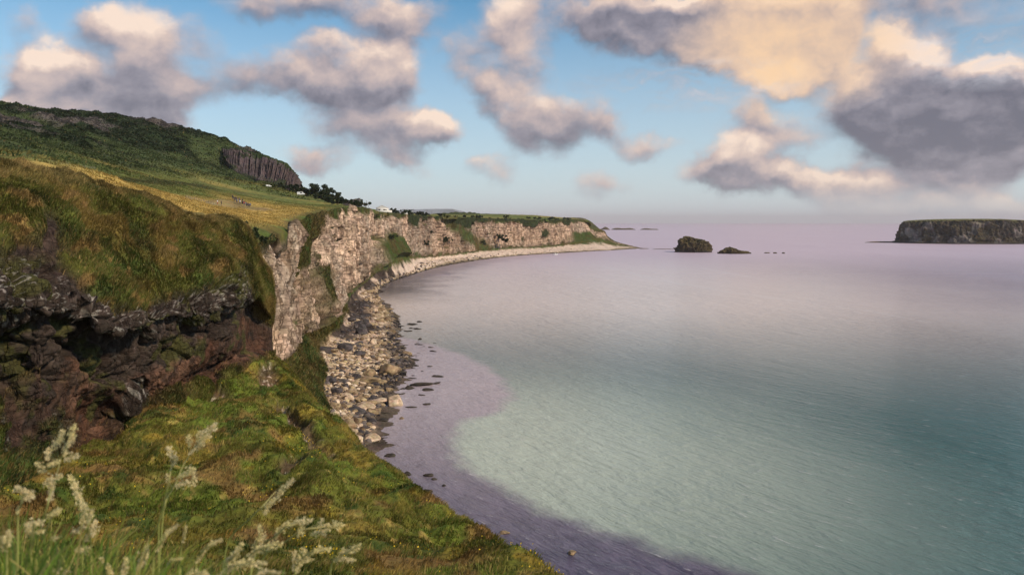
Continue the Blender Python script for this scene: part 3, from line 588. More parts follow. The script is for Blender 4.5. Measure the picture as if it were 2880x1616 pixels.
BFn = np.abs(normals(K2+N1*blur(D1_, 1, 0)[..., None])[..., 2]); lich = lich*sst(.12, .5, BFn)
lich = np.maximum(lich, sst(.38, .5, fbm(Q3, 3.0, 3, seed=215)+col_b*.12)*(1-turf)*.8*sst(7, 8, rr)*col_b)
red = np.clip(sst(7.0, 7.5, rr)*(.25+.75*sst(-.3, .3, fbm(Q3, .1, 3, seed=219)+np.interp(cc, [0, 70, 90, 120, 150, 200, 270], [-.3, 0, .35, 0, .3, .45, .2]))), 0, 1)
sh2 = rr.shape
tc1 = colmix([(.092, .098, .020), (GR['fresh'], sst(.05, .5, fbm(Q3, .10, 4, seed=221)+(cc < 120)*.05)), ((.14, .096, .026), sst(.08, .5, fbm(Q3, (.12, .12, .22), 5, seed=223))*.85), ((.27, .165, .065), sst(.28, .62, fbm(Q3, (.35, .35, .75), 4, seed=225))*.7), ((.03, .042, .012), sst(.2, .5, fbm(Q3, .2, 4, seed=227))*.7),
              ((.22, .165, .060), sst(3.5, 3.05, rr+w_*.25)*.75)], sh2)
bc1 = colmix([GR['basalt'], ((.030, .022, .017), sst(-.1, .4, w_)), (GR['basaltl'], sst(.1, .6, f_)*.5), ((.065, .066, .018), sst(.12, .4, fbm(Q3, .4, 3, seed=229))*.75), ((.40, .37, .33), lich*.55)], sh2)
ec1 = colmix([(.055, .036, .028), (GR['earth'], red), (GR['earthl'], red*sst(.05, .5, fbm(Q3, .16, 4, seed=231)+.08)*.85), ((.035, .026, .022), sst(.1, .45, fbm(Q3, .7, 4, seed=233))*.75), ((.055, .06, .018), sst(.45, .65, fbm(Q3, .3, 4, seed=235))*.8)], sh2)
C1 = ec1*(1-basz[..., None])+bc1*basz[..., None]; C1 = C1*(1-turf[..., None])+tc1*turf[..., None]
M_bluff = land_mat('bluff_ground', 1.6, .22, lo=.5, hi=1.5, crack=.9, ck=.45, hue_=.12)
o = link('bluff', grid_mesh('bluff', BF, {'Col': C1, 'rock': 1-turf}), M_bluff); set_tag(o, kind='structure')
# ---- the slope below the viewpoint
SL = [(-150, [(640, 22), (574, 30), (540, 38), (515, 45), (497, 50), (480, 58)]), (0, [(640, 23), (574, 33), (530, 44), (505, 54), (490, 60), (470, 74)]),
      (75, [(640, 24), (574, 34), (520, 48), (480, 61), (460, 69), (450, 84)]), (115, [(640, 24), (574, 34.5), (515, 51), (460, 67), (434, 76), (425, 92)]),
      (150, [(640, 25), (574, 35), (500, 55), (440, 73), (408, 82), (396, 98)]), (200, [(640, 25), (574, 36), (500, 57), (430, 80), (392, 94), (380, 108)]),
      (240, [(640, 25), (574, 37), (490, 61), (405, 92), (367, 106), (355, 120)]), (268, [(640, 26), (574, 38), (480, 65), (400, 95), (358, 114), (353, 124)]),
      (286, [(640, 26), (574, 38.5), (485, 64), (415, 92), (371, 110), (369, 114)]),
      (310, [(640, 26), (574, 39), (500, 60), (430, 86), (402, 98), (399.5, 101)]), (335, [(640, 27), (574, 40), (510, 59), (450, 82), (429, 91), (427.5, 93)]),
      (362, [(640, 27), (574, 41), (520, 58), (470, 78), (453, 84), (451, 86)]), (400, [(640, 28), (574, 42), (535, 55), (492, 68), (478, 74), (477, 75.5)]),
      (450, [(640, 29), (580, 43), (540, 54), (515, 62), (505, 65.5), (504.5, 66.5)]), (500, [(650, 29), (600, 38), (562, 47), (541, 53), (534, 56), (533.5, 57)]),
      (530, [(655, 30), (615, 36), (583, 42), (563, 46.5), (555, 49), (554.5, 50)]), (548, [(660, 30), (625, 35), (597, 39), (581, 42.5), (575, 44), (574.5, 45)]), (600, [(700, 28), (670, 31), (645, 34), (630, 36), (622, 38), (621, 39)]), (720, [(800, 22), (770, 25), (745, 27), (730, 28), (722, 29), (722, 30)])]
SG = []
for px, r in SL:
    r = [(y+(7 if px >= 400 and k >= 2 else 0), d_) for k, (y, d_) in enumerate(r)]
    near = [((px-512)*.004, -9, 48.9), ((px-512)*.005, -.5, 48.6), (pt(px, 760, 2.9)[0], 2.9, 47.75), pt(px, 720, 9)]
    q = [pt(px, y, d_) for y, d_ in r]; x0, y0, z0 = q[-1]
    ux, uy = q[-1][0]-(-22), q[-1][1]-20; L = math.hypot(ux, uy); ux, uy = ux/L, uy/L
    if px < 250: far = [(x0, y0+6, z0-3), (x0, y0+16, z0-8), (x0, y0+30, z0-16), (x0, y0+50, -4)]
    else:
        ux, uy = .86, .5; far = [(x0+ux*2.0, y0+uy*2.0, z0-1.6), (x0+ux*6, y0+uy*6, z0*.62), (x0+ux*11, y0+uy*11, z0*.25), (x0+ux*15, y0+uy*15, -4)]
    SG.append(near+q+far)
SG = np.array(SG, 'f8'); sk1 = np.array([p[0] for p in SL], 'f8'); nsr = SG.shape[1]
su = np.linspace(-150, 720, 900); sv = np.concatenate([np.linspace(0, 4, 60)[:-1], np.linspace(4, 10, 620)[:-1], np.linspace(10, nsr-1, 90)])
T1 = pchip(sk1, SG, su); T2 = pchip(np.arange(nsr), np.swapaxes(T1, 0, 1), sv)
N2 = normals(blur(blur(T2, 10, 0), 10, 1)); 
if N2[300, 400, 2] < 0: N2 = -N2
r3 = sv[:, None]*np.ones((1, len(su))); q3 = T2.astype('f4'); uu = su[None]*np.ones_like(r3)
w2_ = fbm(q3, .10, 4, seed=301); f2_ = fbm(q3, .5, 4, seed=303); g2_ = fbm(q3, 1.7, 3, seed=305)
tus = np.abs(fbm(q3, (.30, .30, .30), 3, seed=307)); step_ = fbm(q3*np.array([1, 1, 2.2], 'f4'), .13, 3, seed=309, ridge=True)
hd = (w2_*1.1+tus*.8+step_*.4+f2_*.22+g2_*.10)*sst(4.6, 6.2, r3)*(1-.6*sst(7.6, 8.6, r3)*sst(110, 160, uu)*sst(320, 290, uu))*(1-.55*np.exp(-((r3-9.3)/.7)**2)*(uu > 250))
pyq = HZ+F*(H-T2[..., 2])/np.maximum(T2[..., 1], 1); pxq = CX+F*T2[..., 0]/np.maximum(T2[..., 1], 1)
def spot(px, py, rx, ry, ang=0):
    a_, b_ = pxq-px, pyq-py; c_, s_ = math.cos(R(ang)), math.sin(R(ang)); return (a_*c_+b_*s_)/rx, (-a_*s_+b_*c_)/ry
def spotm(*k): a_, b_ = spot(*k); return sst(1.25, .6, np.hypot(a_, b_)+w2_*.35+f2_*.5)*(r3 > 4.5)
scar = np.maximum.reduce([spotm(305, 428, 32, 7, 42), spotm(290, 470, 16, 8, -20), spotm(268, 262+110, 9, 14), spotm(213, 392, 18, 9, 10), spotm(322, 445, 22, 4, 40), spotm(120, 512, 12, 6)])
hd = hd-scar*1.1
SF = T2+N2*blur(hd, 1, 0)[..., None]
sh3 = r3.shape
C2 = colmix([(.064, .072, .014), ((.062, .088, .015), sst(-.15, .3, fbm(q3, .09, 4, seed=311)+.08)), ((.125, .105, .022), sst(.12, .5, fbm(q3, .16, 4, seed=313))*.8), ((.115, .072, .030), sst(.2, .55, fbm(q3, .22, 4, seed=315))*.75), ((.022, .045, .010), sst(.25, .55, fbm(q3, .4, 4, seed=317))*.8), ((.20, .16, .055), sst(.4, .7, fbm(q3, .9, 3, seed=319))*.6),
             ((.15, .11, .02), sst(.5, .7, fbm(q3, (.25, .25, .5), 3, seed=325))*.5), ((.055, .038, .030), scar*.85), (GR['lichen'], scar*sst(.4, .55, fbm(q3, 2.2, 3, seed=321))*.4)], sh3)
C2 = C2*np.array([1.85, 1.68, 1.5]); C2 = mixc(C2, (.13, .11, .03), sst(10.2, 10.9, r3)*.5)
M_slope = land_mat('slope_turf', 1.9, .20, lo=.55, hi=1.5)
o = link('grassy_slope', grid_mesh('grassy_slope', SF, {'Col': C2, 'rock': scar}), M_slope); set_tag(o, kind='structure')
# ---- real grass on both: bent blades in tussocks, far too many to count
M_blade = leaf_mat('grass_blades', .3)
def blades(G, Cc, mask, nblade, hgt, wid, seed, name, label, dryp=.16):
    r_ = np.random.RandomState(seed); a = (G[1:, 1:]-G[:-1, :-1]); area = np.linalg.norm(np.cross(G[1:, :-1]-G[:-1, :-1], G[:-1, 1:]-G[:-1, :-1]), axis=-1)
    w = area*mask[:-1, :-1]; w = (w/w.sum()).ravel(); idx = r_.choice(len(w), nblade, p=w); i, j = np.unravel_index(idx, area.shape)
    t, u = r_.rand(nblade, 1), r_.rand(nblade, 1); p = G[i, j]+(G[i+1, j]-G[i, j])*t+(G[i, j+1]-G[i, j])*u
    cl_ = fbm(p[:, None].astype('f4'), .9, 3, seed=seed)[:, 0]; h = hgt*(.45+r_.rand(nblade)*.8+np.clip(cl_, -.3, .8))
    dirn = fbm(p[:, None].astype('f4'), .25, 2, seed=seed+3)[:, 0]*3+r_.randn(nblade)*.7
    bend = np.stack([np.cos(dirn), np.sin(dirn), 0*dirn], -1)*(h*(.3+.5*r_.rand(nblade)))[:, None]+np.array([.25, -.12, 0])*h[:, None]
    side = np.stack([r_.randn(nblade), r_.randn(nblade)*.4, 0*h], -1); side /= np.linalg.norm(side, axis=1, keepdims=True); side *= (wid*(.6+r_.rand(nblade)))[:, None]
    up = np.stack([0*h, 0*h, h], -1); mid = p+up*.6+bend*.35; top = p+up*.85+bend
    V = np.stack([p-side-[0, 0, .05], p+side-[0, 0, .05], mid+side*.7, mid-side*.7, top], 1)
    k = np.arange(nblade)[:, None]*5; tri = np.concatenate([k+[0, 1, 2], k+[0, 2, 3], k+[3, 2, 4]], 0)
    base = Cc[i, j]*1.15; v_ = (.65+.8*r_.rand(nblade, 1)); dry = (r_.rand(nblade, 1) < dryp*(1+2*np.clip(cl_[:, None], 0, 1))); c_ = np.where(dry, base*.4+np.array([.19, .13, .05]), base)*v_
    cols = np.repeat(c_[:, None], 5, 1)
    o = link(name, mesh(name, V.reshape(-1, 3), tri, False, {'Col': cols.reshape(-1, 3)}), M_blade); set_tag(o, label, 'grass', kind='stuff')
blades(BF[:, :], C1, turf*sst(2.4, 2.9, rr)*sst(-60, -20, cc)*sst(284, 276, cc), 150000, .42, .035, 5, 'bluff_grass', 'rough brown and green grass on the rounded bluff')
blades(SF, C2, (1-scar*.9)*sst(3.9, 4.6, r3)*sst(11.2, 10.4, r3)*(uu < 640)*(.25+sst(-.2, .3, fbm(q3, .5, 3, seed=331))), 150000, .36, .03, 9, 'slope_grass', 'lush green grass on the slope below the viewpoint')

hm_ = (np.clip(scrub, 0, 1)*.8+hillw*.25)[:na]*sst(40, 70, dist)*sst(860, 800, Y[:na])*(px0[:na] > -40)
blades(Lf[:na], inl_c[:na], hm_*(.3+sst(-.1, .3, med[:na])), 120000, 1.15, .42, 21, 'bracken', 'dark bracken and scrub covering the hillside', .01)
fm_ = (1-hillw[:na])*sst(3, 8, dist)*sst(520, 300, Y[:na])*(px0[:na] > -10)*(PY_ > 150)*(1-trod[:na])
blades(Lf[:na], inl_c[:na], fm_+.0, 110000, .42, .08, 23, 'meadow_grass', 'long gold and green grass on the clifftop meadow')

tm_ = ((part == 2)*vegA)*sst(420, 300, Y)
blades(Lf, COL, np.clip(tm_+(part == 1)*np.maximum(gg, gully)*.6*sst(420, 300, Y), 0, 1), 60000, .8, .09, 27, 'bank_grass', 'green grass on the banks and gullies of the sea cliff')

def flowers(n_, seed):
    r_ = np.random.RandomState(seed); w = (spotm(292, 445, 40, 22, 30)+spotm(250, 500, 40, 14)*.6+spotm(330, 545, 40, 12)*.6+.04)*(r3 > 5)*(r3 < 9.5)*sst(.0, .35, fbm(q3, .35, 3, seed=333)); idx = r_.choice(w.size, n_, p=(w/w.sum()).ravel()); i, j = np.unravel_index(idx, w.shape)
    p = SF[i, j]+[0, 0, .32]+r_.randn(n_, 3)*[.15, .15, .08]; s = .035+.04*r_.rand(n_, 1); a = r_.randn(n_, 3); a /= np.linalg.norm(a, axis=1, keepdims=True); b = np.cross(a, r_.randn(n_, 3)); b /= np.linalg.norm(b, axis=1, keepdims=True)
    V = np.stack([p-a*s, p-b*s, p+a*s, p+b*s], 1); c = np.array([.72, .50, .03])*(.7+.5*r_.rand(n_, 1))
    o = link('wildflowers', mesh('wildflowers', V.reshape(-1, 3), np.arange(4*n_).reshape(-1, 4), False, {'Col': np.repeat(c[:, None], 4, 1).reshape(-1, 3)}), M_blade); set_tag(o, 'specks of small yellow flowers in the turf of the slope', 'flowers', kind='stuff')
flowers(1300, 41)
# ------------------------------------------------------------------ crag on the hill, islands, stacks, far coast
def crag():
    # columnar basalt face standing out of the hillside; top and foot traced at its own distance
    top = [(222, 147, 740), (232, 147.8, 730), (240, 149.5, 720), (252, 152.5, 712), (265, 155.3, 704), (276, 159.5, 698), (286, 164.5, 694), (293, 171, 692), (298, 177, 692), (300.5, 182, 694)]
    bot = [(224, 156, 690), (229, 163, 670), (238, 170, 655), (250, 176.5, 645), (260, 181, 636), (270, 185, 630), (281, 187.5, 630), (290, 188.5, 634), (298, 189, 645), (301.5, 188.5, 660)]
    n_ = 300; s = np.linspace(0, 9, n_); T = pchip(np.arange(10), np.array([pt(*p) for p in top]), s); B = pchip(np.arange(10), np.array([pt(*p) for p in bot]), s)
    bk = T+np.array([-8, 34, -7.0]); bk2 = T+np.array([-3, 10, -.3]); v = np.linspace(0, 1, 120)[:, None, None]
    Gc = np.concatenate([bk[None]*(1-np.linspace(0, 1, 12)[:-1, None, None])+bk2[None]*np.linspace(0, 1, 12)[:-1, None, None], bk2[None]*(1-np.linspace(0, 1, 14)[:-1, None, None])+T[None]*np.linspace(0, 1, 14)[:-1, None, None], T[None]*(1-v)+B[None]*v, (B+[2, -3, -6])[None]], 0)
    face = np.zeros(Gc.shape[:2]); face[24:] = 1; tz = np.zeros_like(face); tz[24:144] = v[..., 0]; tz[144:] = 1
    q = Gc.astype('f4'); sx = np.broadcast_to(s[None]*9, face.shape); w = fbm(q, .03, 3, seed=401)
    e1, r1 = cells(sx*.9+w*1.6+fbm(q, .12, 3, seed=415)*.8, Gc[..., 2]*.07+w*1.5, seed=51); ribs = fbm(np.stack([sx*.9, Gc[..., 2]*.02, 0*sx], -1), 1, 4, seed=403, ridge=True)
    N = normals(blur(blur(Gc, 6, 0), 6, 1)); N = N if N[80, 150, 1] < 0 else -N
    dd = face*((r1-.5)*2.2+ribs*1.6+fbm(q, .05, 4, seed=413)*5-1.0*sst(.12, 0, e1))*np.sin(np.clip(tz*.96+.04, 0, 1)*np.pi)**.4+(1-face)*np.abs(fbm(q, .1, 3, seed=405))*2.5
    Gd = Gc+N*dd[..., None]
    veg_ = np.clip((1-face)+sst(.12, .02, tz+w*.12)+sst(.25, .5, fbm(q, .06, 4, seed=407)+sst(.7, 1, tz)*.3)*.8+sst(1.2, .3, sx/9.)*.6*sst(.3, .7, fbm(q, .05, 3, seed=409)+.4), 0, 1)
    c_ = colmix([(.085, .068, .070), ((.13, .10, .10), sst(0, .5, fbm(q, (.15, .15, .03), 4, seed=411))), ((.045, .038, .040), sst(.12, .02, e1)*.8), (GR['scrub'], veg_)], face.shape)
    o = link('basalt_crag', grid_mesh('basalt_crag', Gd, {'Col': c_, 'rock': 1-veg_}), land_mat('crag_basalt', .4, .6, lo=.6, hi=1.4, zs=.3)); set_tag(o, kind='structure')
crag()
def isle(name, label, cat, cx, cy, rx, ry, prof, top, cols, seed, rough=.18, rot=0.0, n=420, m=150, ns=None, lump=None, kind=None, disp=1.0, group=None):
    """rock island: ring of sections from the sea up to the top; prof = [(fraction of radius, fraction of height)]"""
    th = np.linspace(0, 2*np.pi, n, endpoint=False); v = np.linspace(0, 1, m); pk = np.array(prof, 'f8'); kk = np.linspace(0, 1, len(pk))
    rf = pchip(kk, pk[:, 0], v)[:, None]; hf = pchip(kk, pk[:, 1], v)[:, None]
    circ = np.stack([np.cos(th)*1.6, np.sin(th)*1.6, 0*th+seed], -1); out = 1+rough*fbm(circ, 1.0, 4, seed=seed)
    x = rf*(rx*np.cos(th)*out)[None]; y = rf*(ry*np.sin(th)*out)[None]; z = hf*top+0*x
    if lump: z = z*lump(x/rx, y/ry, hf)
    G_ = np.stack([x, y, z], -1); sc = top; q = (G_+[cx*.01, 0, seed*9.]).astype('f4')
    st = sst(0, .15, hf)*sst(1.0, .9, hf)+.15
    e_, r_ = cells(th[None]*rx/sc*2.2+fbm(q, 1.2/sc, 2, seed=seed)*.8+0*x, z/sc*2.6+fbm(q, 2./sc, 2, seed=seed+1), seed=seed)
    dsp = (fbm(q, 2.2/sc, 5, seed=seed+2, ridge=True)*.07+(r_-.5)*.09-.05*sst(.1, 0, e_)+fbm(q, 8/sc, 3, seed=seed+3)*.03)*sc*st*disp
    nx, ny = np.cos(th)[None], np.sin(th)[None]; G_[..., 0] += nx*dsp; G_[..., 1] += ny*dsp; G_[..., 2] += dsp*.5*(hf > .05)
    N = normals(G_); N = N if N[m//2, 0, 0] > 0 else -N
    c_ = cols(q, G_, N, hf+0*x, sc, seed)
    me = grid_mesh(name, G_, {'Col': c_, 'rock': np.ones_like(x)}, flip=True, wrap=True)
    o = link(name, me, land_mat(name+'_rock', 9./sc if sc > 12 else .9, sc*.012, lo=.6, hi=1.45)); o.location = (cx, cy, 0); o.rotation_euler = (0, 0, R(rot)); set_tag(o, label, cat, group, kind); return o
def c_big(q, G_, N, hf, sc, s):
    return colmix([(.046, .038, .030), ((.065, .052, .028), sst(-.1, .4, fbm(q, .03, 4, seed=s))), ((.34, .31, .29), sst(.16, .42, fbm(q, .045, 5, seed=s+4)+.10*sst(.7, .3, hf))*.42*sst(.02, .1, hf)*sst(.95, .8, hf)), ((.045, .04, .035), sst(.1, .4, fbm(q, .12, 3, seed=s+6))*.6), ((.13, .125, .045), sst(.35, .7, N[..., 2])*sst(.8, .97, hf)), ((.025, .023, .022), sst(.07, .03, hf))], hf.shape)
def c_stack(q, G_, N, hf, sc, s):
    return colmix([(.078, .060, .032), ((.045, .034, .024), sst(-.1, .4, fbm(q, 4/sc, 4, seed=s))), ((.12, .10, .038), sst(.3, .75, N[..., 2])*sst(.25, .5, hf)*.8), ((.13, .105, .07), sst(.3, .6, fbm(q, 7/sc, 4, seed=s+4))*.5), ((.020, .018, .017), sst(.14, .06, hf+.04*fbm(q, 3/sc, 2, seed=s+7)))], hf.shape)
isle('flat_topped_island', 'flat-topped grassy island with sheer dark cliffs on the horizon', 'island', 1106, 1800, 158, 95, [(1.13, -.05), (1.10, .02), (1.07, .05), (1.0, .09), (.965, .5), (.91, .88), (.86, .965), (.5, 1.0), (0.01, 1.0)], 56.5, c_big, 5, rough=.10, n=900, m=220, lump=lambda a, b_, h: 1.03-.07*a*a+0*b_)
isle('skerry', 'long low black ledge running out from the flat-topped island', 'rock', 940, 1832, 62, 10, [(1, -.5), (.9, .3), (.6, .9), (.3, 1), (.01, 1)], 3.0, c_stack, 8, rough=.3)
isle('sea_stack', 'large domed brown rock stack standing alone in the bay', 'sea stack', 305, 1246, 31.5, 22, [(1.03, -.08), (1.0, .0), (.97, .25), (.90, .62), (.70, .88), (.45, .96), (.01, 1.0)], 22.5, c_stack, 12, rough=.12, n=600,
     lump=lambda a, b_, h: 1+.20*np.exp(-((a+.25)/.28)**2)-.10*sst(.2, .9, a)-.16*sst(-.55, -.95, a)+0*b_, disp=1.5)
isle('sea_stack', 'smaller low brown islet with a peaked end beside the domed stack', 'sea stack', 357, 1186, 26.5, 13, [(1.05, -.1), (1.0, .02), (.9, .35), (.72, .7), (.4, .9), (.01, 1.0)], 8.8, c_stack, 16, rough=.2,
     lump=lambda a, b_, h: 1-.42*sst(-.1, .35, a)+.30*np.exp(-((a+.33)/.22)**2)+0*b_, disp=1.4)
for px, py, L, hh_, lab in ((767, 252.8, 5.2, 1.5, 'leftmost of three tiny rocks awash past the low islet'), (775, 253.0, 3.4, 1.9, 'middle of three tiny rocks awash past the low islet'), (783.5, 253.1, 2.6, 1.9, 'rightmost of three tiny rocks awash past the low islet')):
    d_ = F*H/(py-HZ); isle('skerry', lab, 'rock', (px-CX)/F*d_, d_, L, 2.5, [(1, -.5), (.9, .4), (.5, 1), (.01, 1)], hh_, c_stack, int(px), n=60, m=20, group='tiny rocks past the islet')
for px, w, hh_, lab, hmp in ((605, 33, 17, 'left hump of the dark reef islands off the headland tip', .1), (623, 80, 13.5, 'long middle island of the dark reef off the headland tip', .5), (649, 66, 9.5, 'right low island of the dark reef off the headland tip', -.3)):
    isle('reef_island', lab, 'island', (px-CX)/F*5000, 5000, w, 30, [(1.04, -.1), (1.0, .05), (.8, .55), (.5, .85), (.01, 1.0)], hh_, c_stack, int(px), rough=.15, n=260, m=60, lump=lambda a, b_, h, k=hmp: 1+.25*np.sin(a*4+k*9)-.25*np.abs(a), group='reef islands off the headland')
for px, py, L, lab in ((644, 248.4, 9, 'thin ledge just off the tip of the shore'), (664, 248.9, 20, 'long thin ledge between the shore tip and the domed stack')):
    d_ = F*H/(py-HZ); isle('skerry', lab, 'rock', (px-CX)/F*d_, d_, L, 3.5, [(1, -.5), (.9, .4), (.5, 1), (.01, 1)], .9, c_stack, int(px)+3, n=100, m=20, rough=.35)
# far headland, fifteen kilometres off, its haze-blue put into the colour, and low green country this side of it
def far_coast():
    xs = np.array([330, 350, 372, 384, 396, 410, 425, 440, 451, 454, 458, 463, 470]); ys = np.array([212, 211, 210.6, 210.6, 209.4, 208.6, 208.0, 207.9, 208.0, 209.2, 211.5, 214, 222.2])
    n_ = 300; pxs = np.linspace(330, 470, n_); yt = np.interp(pxs, xs, ys)+fbm(np.stack([pxs*.25, 0*pxs, 0*pxs], -1), 1, 3, seed=501)*.18
    d_ = 15000.; X_ = (pxs-CX)/F*d_; Zt = H+(HZ-yt)/F*d_; rows_ = []
    for k, (off, hz) in enumerate(((0, -.01), (120, .25), (320, .55), (420, .93), (700, 1.0), (2500, 1.0), (3500, .0))): rows_.append(np.stack([X_+60*fbm(np.stack([pxs*.3, 0*pxs+k, 0*pxs], -1), 1, 3, seed=503), np.full(n_, d_+off), np.maximum(Zt*hz, -3)], -1))
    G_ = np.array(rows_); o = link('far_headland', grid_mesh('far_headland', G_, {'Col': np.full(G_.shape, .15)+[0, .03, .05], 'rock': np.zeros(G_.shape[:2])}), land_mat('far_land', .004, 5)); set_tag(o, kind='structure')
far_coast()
# ------------------------------------------------------------------ boulders
def ico(sub):
    import bmesh
    bm = bmesh.new(); bmesh.ops.create_icosphere(bm, subdivisions=sub, radius=1.0); V = np.array([v.co[:] for v in bm.verts]); Fc = np.array([[v.index for v in f.verts] for f in bm.faces]); bm.free(); return V, Fc
IV, IF = ico(4); IVs, IFs = ico(2)
def stone_mesh(name, seed, cols, flat=.7, blocky=1.0):
    r_ = np.random.RandomState(seed); V = IV.copy(); pl = r_.randn(14, 3); pl /= np.linalg.norm(pl, axis=1, keepdims=True)
    s = np.ones(len(V))
    for p, k in zip(pl, .48+.34*r_.rand(14)):                          # cut flat facets like broken rock
        dd = V@p; s = np.minimum(s, np.where(dd > 1e-3, (k*blocky+(1-blocky))/np.maximum(dd, 1e-3), 9))
    V = V*s[:, None]; q = (V+seed).astype('f4'); V = V*(1+.07*fbm(q, 1.6, 4, seed=seed)+.03*fbm(q, 6, 3, seed=seed+1))[:, None]
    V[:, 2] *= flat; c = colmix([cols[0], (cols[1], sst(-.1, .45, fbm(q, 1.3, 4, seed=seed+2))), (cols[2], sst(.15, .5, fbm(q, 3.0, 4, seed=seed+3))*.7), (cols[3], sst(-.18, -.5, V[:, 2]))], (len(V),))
    me = mesh(name, V, IF, True, {'Col': c, 'rock': np.ones(len(V))}); return me
M_stone = land_mat('boulder_stone', 5.0, .05, lo=.6, hi=1.4)
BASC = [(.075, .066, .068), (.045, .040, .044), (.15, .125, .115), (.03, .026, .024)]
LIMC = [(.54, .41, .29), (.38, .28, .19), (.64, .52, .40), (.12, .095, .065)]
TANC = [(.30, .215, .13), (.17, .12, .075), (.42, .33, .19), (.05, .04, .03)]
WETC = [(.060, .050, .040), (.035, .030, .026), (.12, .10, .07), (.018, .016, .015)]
KIT = {}
for nm, cs in (('basalt', BASC), ('lime', LIMC), ('tan', TANC), ('wet', WETC)):
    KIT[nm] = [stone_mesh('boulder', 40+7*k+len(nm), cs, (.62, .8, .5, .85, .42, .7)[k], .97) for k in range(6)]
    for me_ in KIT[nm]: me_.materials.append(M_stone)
rnd = random.Random(4)
def boulder(kit, x, y, z, s, label, group, name='boulder', sx=1.0, rz=None, cat='boulder', sz=1.0):
    o = bpy.data.objects.new(name, KIT[kit][rnd.randrange(6)]); C.objects.link(o); o.location = (x, y, z); o.scale = (s*sx, s, s*sz*rnd.uniform(.8, 1.1))
    o.rotation_euler = (rnd.uniform(-.2, .2), rnd.uniform(-.2, .2), rnd.uniform(0, 6.28) if rz is None else rz); set_tag(o, label, cat, group); return o
shallow = Lf[na+nc+nt-1:]; SHX, SHY, SHZ = shallow[..., 0].ravel(), shallow[..., 1].ravel(), shallow[..., 2].ravel()
def beach_z(x, y):
    k = np.argmin((SHX-x)**2+(SHY-y)**2); return float(SHZ[k])
LB = dict(basalt='dark grey basalt boulder in the heap along the head of the beach', lime='pale limestone boulder among the stones of the near beach', tan='yellowish brown boulder near the water along the beach', far='dark boulder lying on the far sweep of white beach')
GP = dict(basalt='dark basalt boulders on the beach', lime='pale limestone boulders on the beach', tan='brown shoreline boulders', far='dark boulders on the far beach')
cnt = 0
def sec_point(yc, f):                                                # frac f across the beach at the shore station nearest yc
    i = col_of_y(yc); return Lf[na+nc+nt-1+int(np.clip(f, 0, .999)*nb), i]
while cnt < 235:                                                     # loose boulders, biggest close by
    yc = 172+(rnd.random()**1.5)*330; f = rnd.random(); kz = rnd.random()
    bz = math.exp(-((yc-232)/22)**2)*(f < .50)+(yc > 268)*(yc < 420)*(f < .42)*.9+(yc < 200)*.15
    if kz < bz: kit = 'basalt'
    elif f > .6 and rnd.random() < .8: kit = 'tan'
    elif rnd.random() < .45: kit = 'lime'
    else: kit = 'tan'
    p = sec_point(yc, f); s = (.55+rnd.random()**2.5*1.9)*(1.25 if kit == 'basalt' else 1.0)*(1+.25*(yc > 300))
    where = 'on nearest beach stretch' if yc < 215 else 'on beach by yellow point' if yc < 260 else 'on beach below pillared cliff' if yc < 330 else 'on beach past dark slabs' if yc < 430 else 'on narrow bend of beach'
    zone = 'under the bank' if f < .33 else 'in mid beach' if f < .66 else 'near the water'; size = 'small' if s < .8 else 'middling' if s < 1.4 else 'big'
    kind_ = dict(basalt='dark grey basalt', lime='pale limestone', tan='yellowish brown')[kit]
    boulder(kit, p[0], p[1], p[2]+s*.12, s, f'{size} {kind_} boulder {zone}, {where[3:]}', GP[kit]+' '+where); cnt += 1
for k in range(26):
    yc = 520+rnd.random()*520; p = sec_point(yc, rnd.random()*.9); boulder('basalt', p[0], p[1], p[2]+.3, 1.0+rnd.random()**2*2.2, LB['far'], GP['far'])
# the ones that stand out in the photograph: (x, y in the picture, half width in pixels, kit, label)
for px, py, hw, kit, lab in ((326, 363, 12, 'basalt', 'big rounded basalt boulder at the top of the dark heap beside the grassy bank'), (337, 397, 7, 'basalt', 'angular tall basalt block in the middle of the dark boulder heap'), (314, 404, 9, 'basalt', 'broad grey basalt boulder at the lower left of the dark heap'), (345, 357, 9, 'basalt', 'leaning dark slab beside the big rounded basalt boulder'),
       (387, 372, 13, 'tan', 'huge yellowish limestone block at the water on the near beach point'), (368, 380, 12, 'tan', 'long yellowish slab inland of the huge block on the beach point'), (395, 399, 12, 'lime', 'great pale block on the lower point of the near beach'), (378, 399, 10, 'lime', 'great pale block just left of the one on the lower point'), (364, 408, 12, 'lime', 'pale boulder with an orange stain above the little cove'), (368, 413, 8, 'tan', 'mossy yellow boulder at the edge of the little cove'),
       (329, 427, 9, 'lime', 'smooth cream boulder just above the grassy edge'), (345, 433, 12, 'tan', 'dark brown boulder by the inlet below the cream one'), (356, 443, 10, 'lime', 'white rock slab nearest the grassy slope'), (371, 437, 10, 'lime', 'lichened pale rock at the tip of the small spit')):
    d_ = F*(H-1.2)/(py-HZ); x_ = (px-CX)/F*d_; boulder(kit, x_, d_, max(beach_z(x_, d_), -.2)+.35, hw/F*d_, lab, None, sx=1.15, rz=.3, sz=.85)
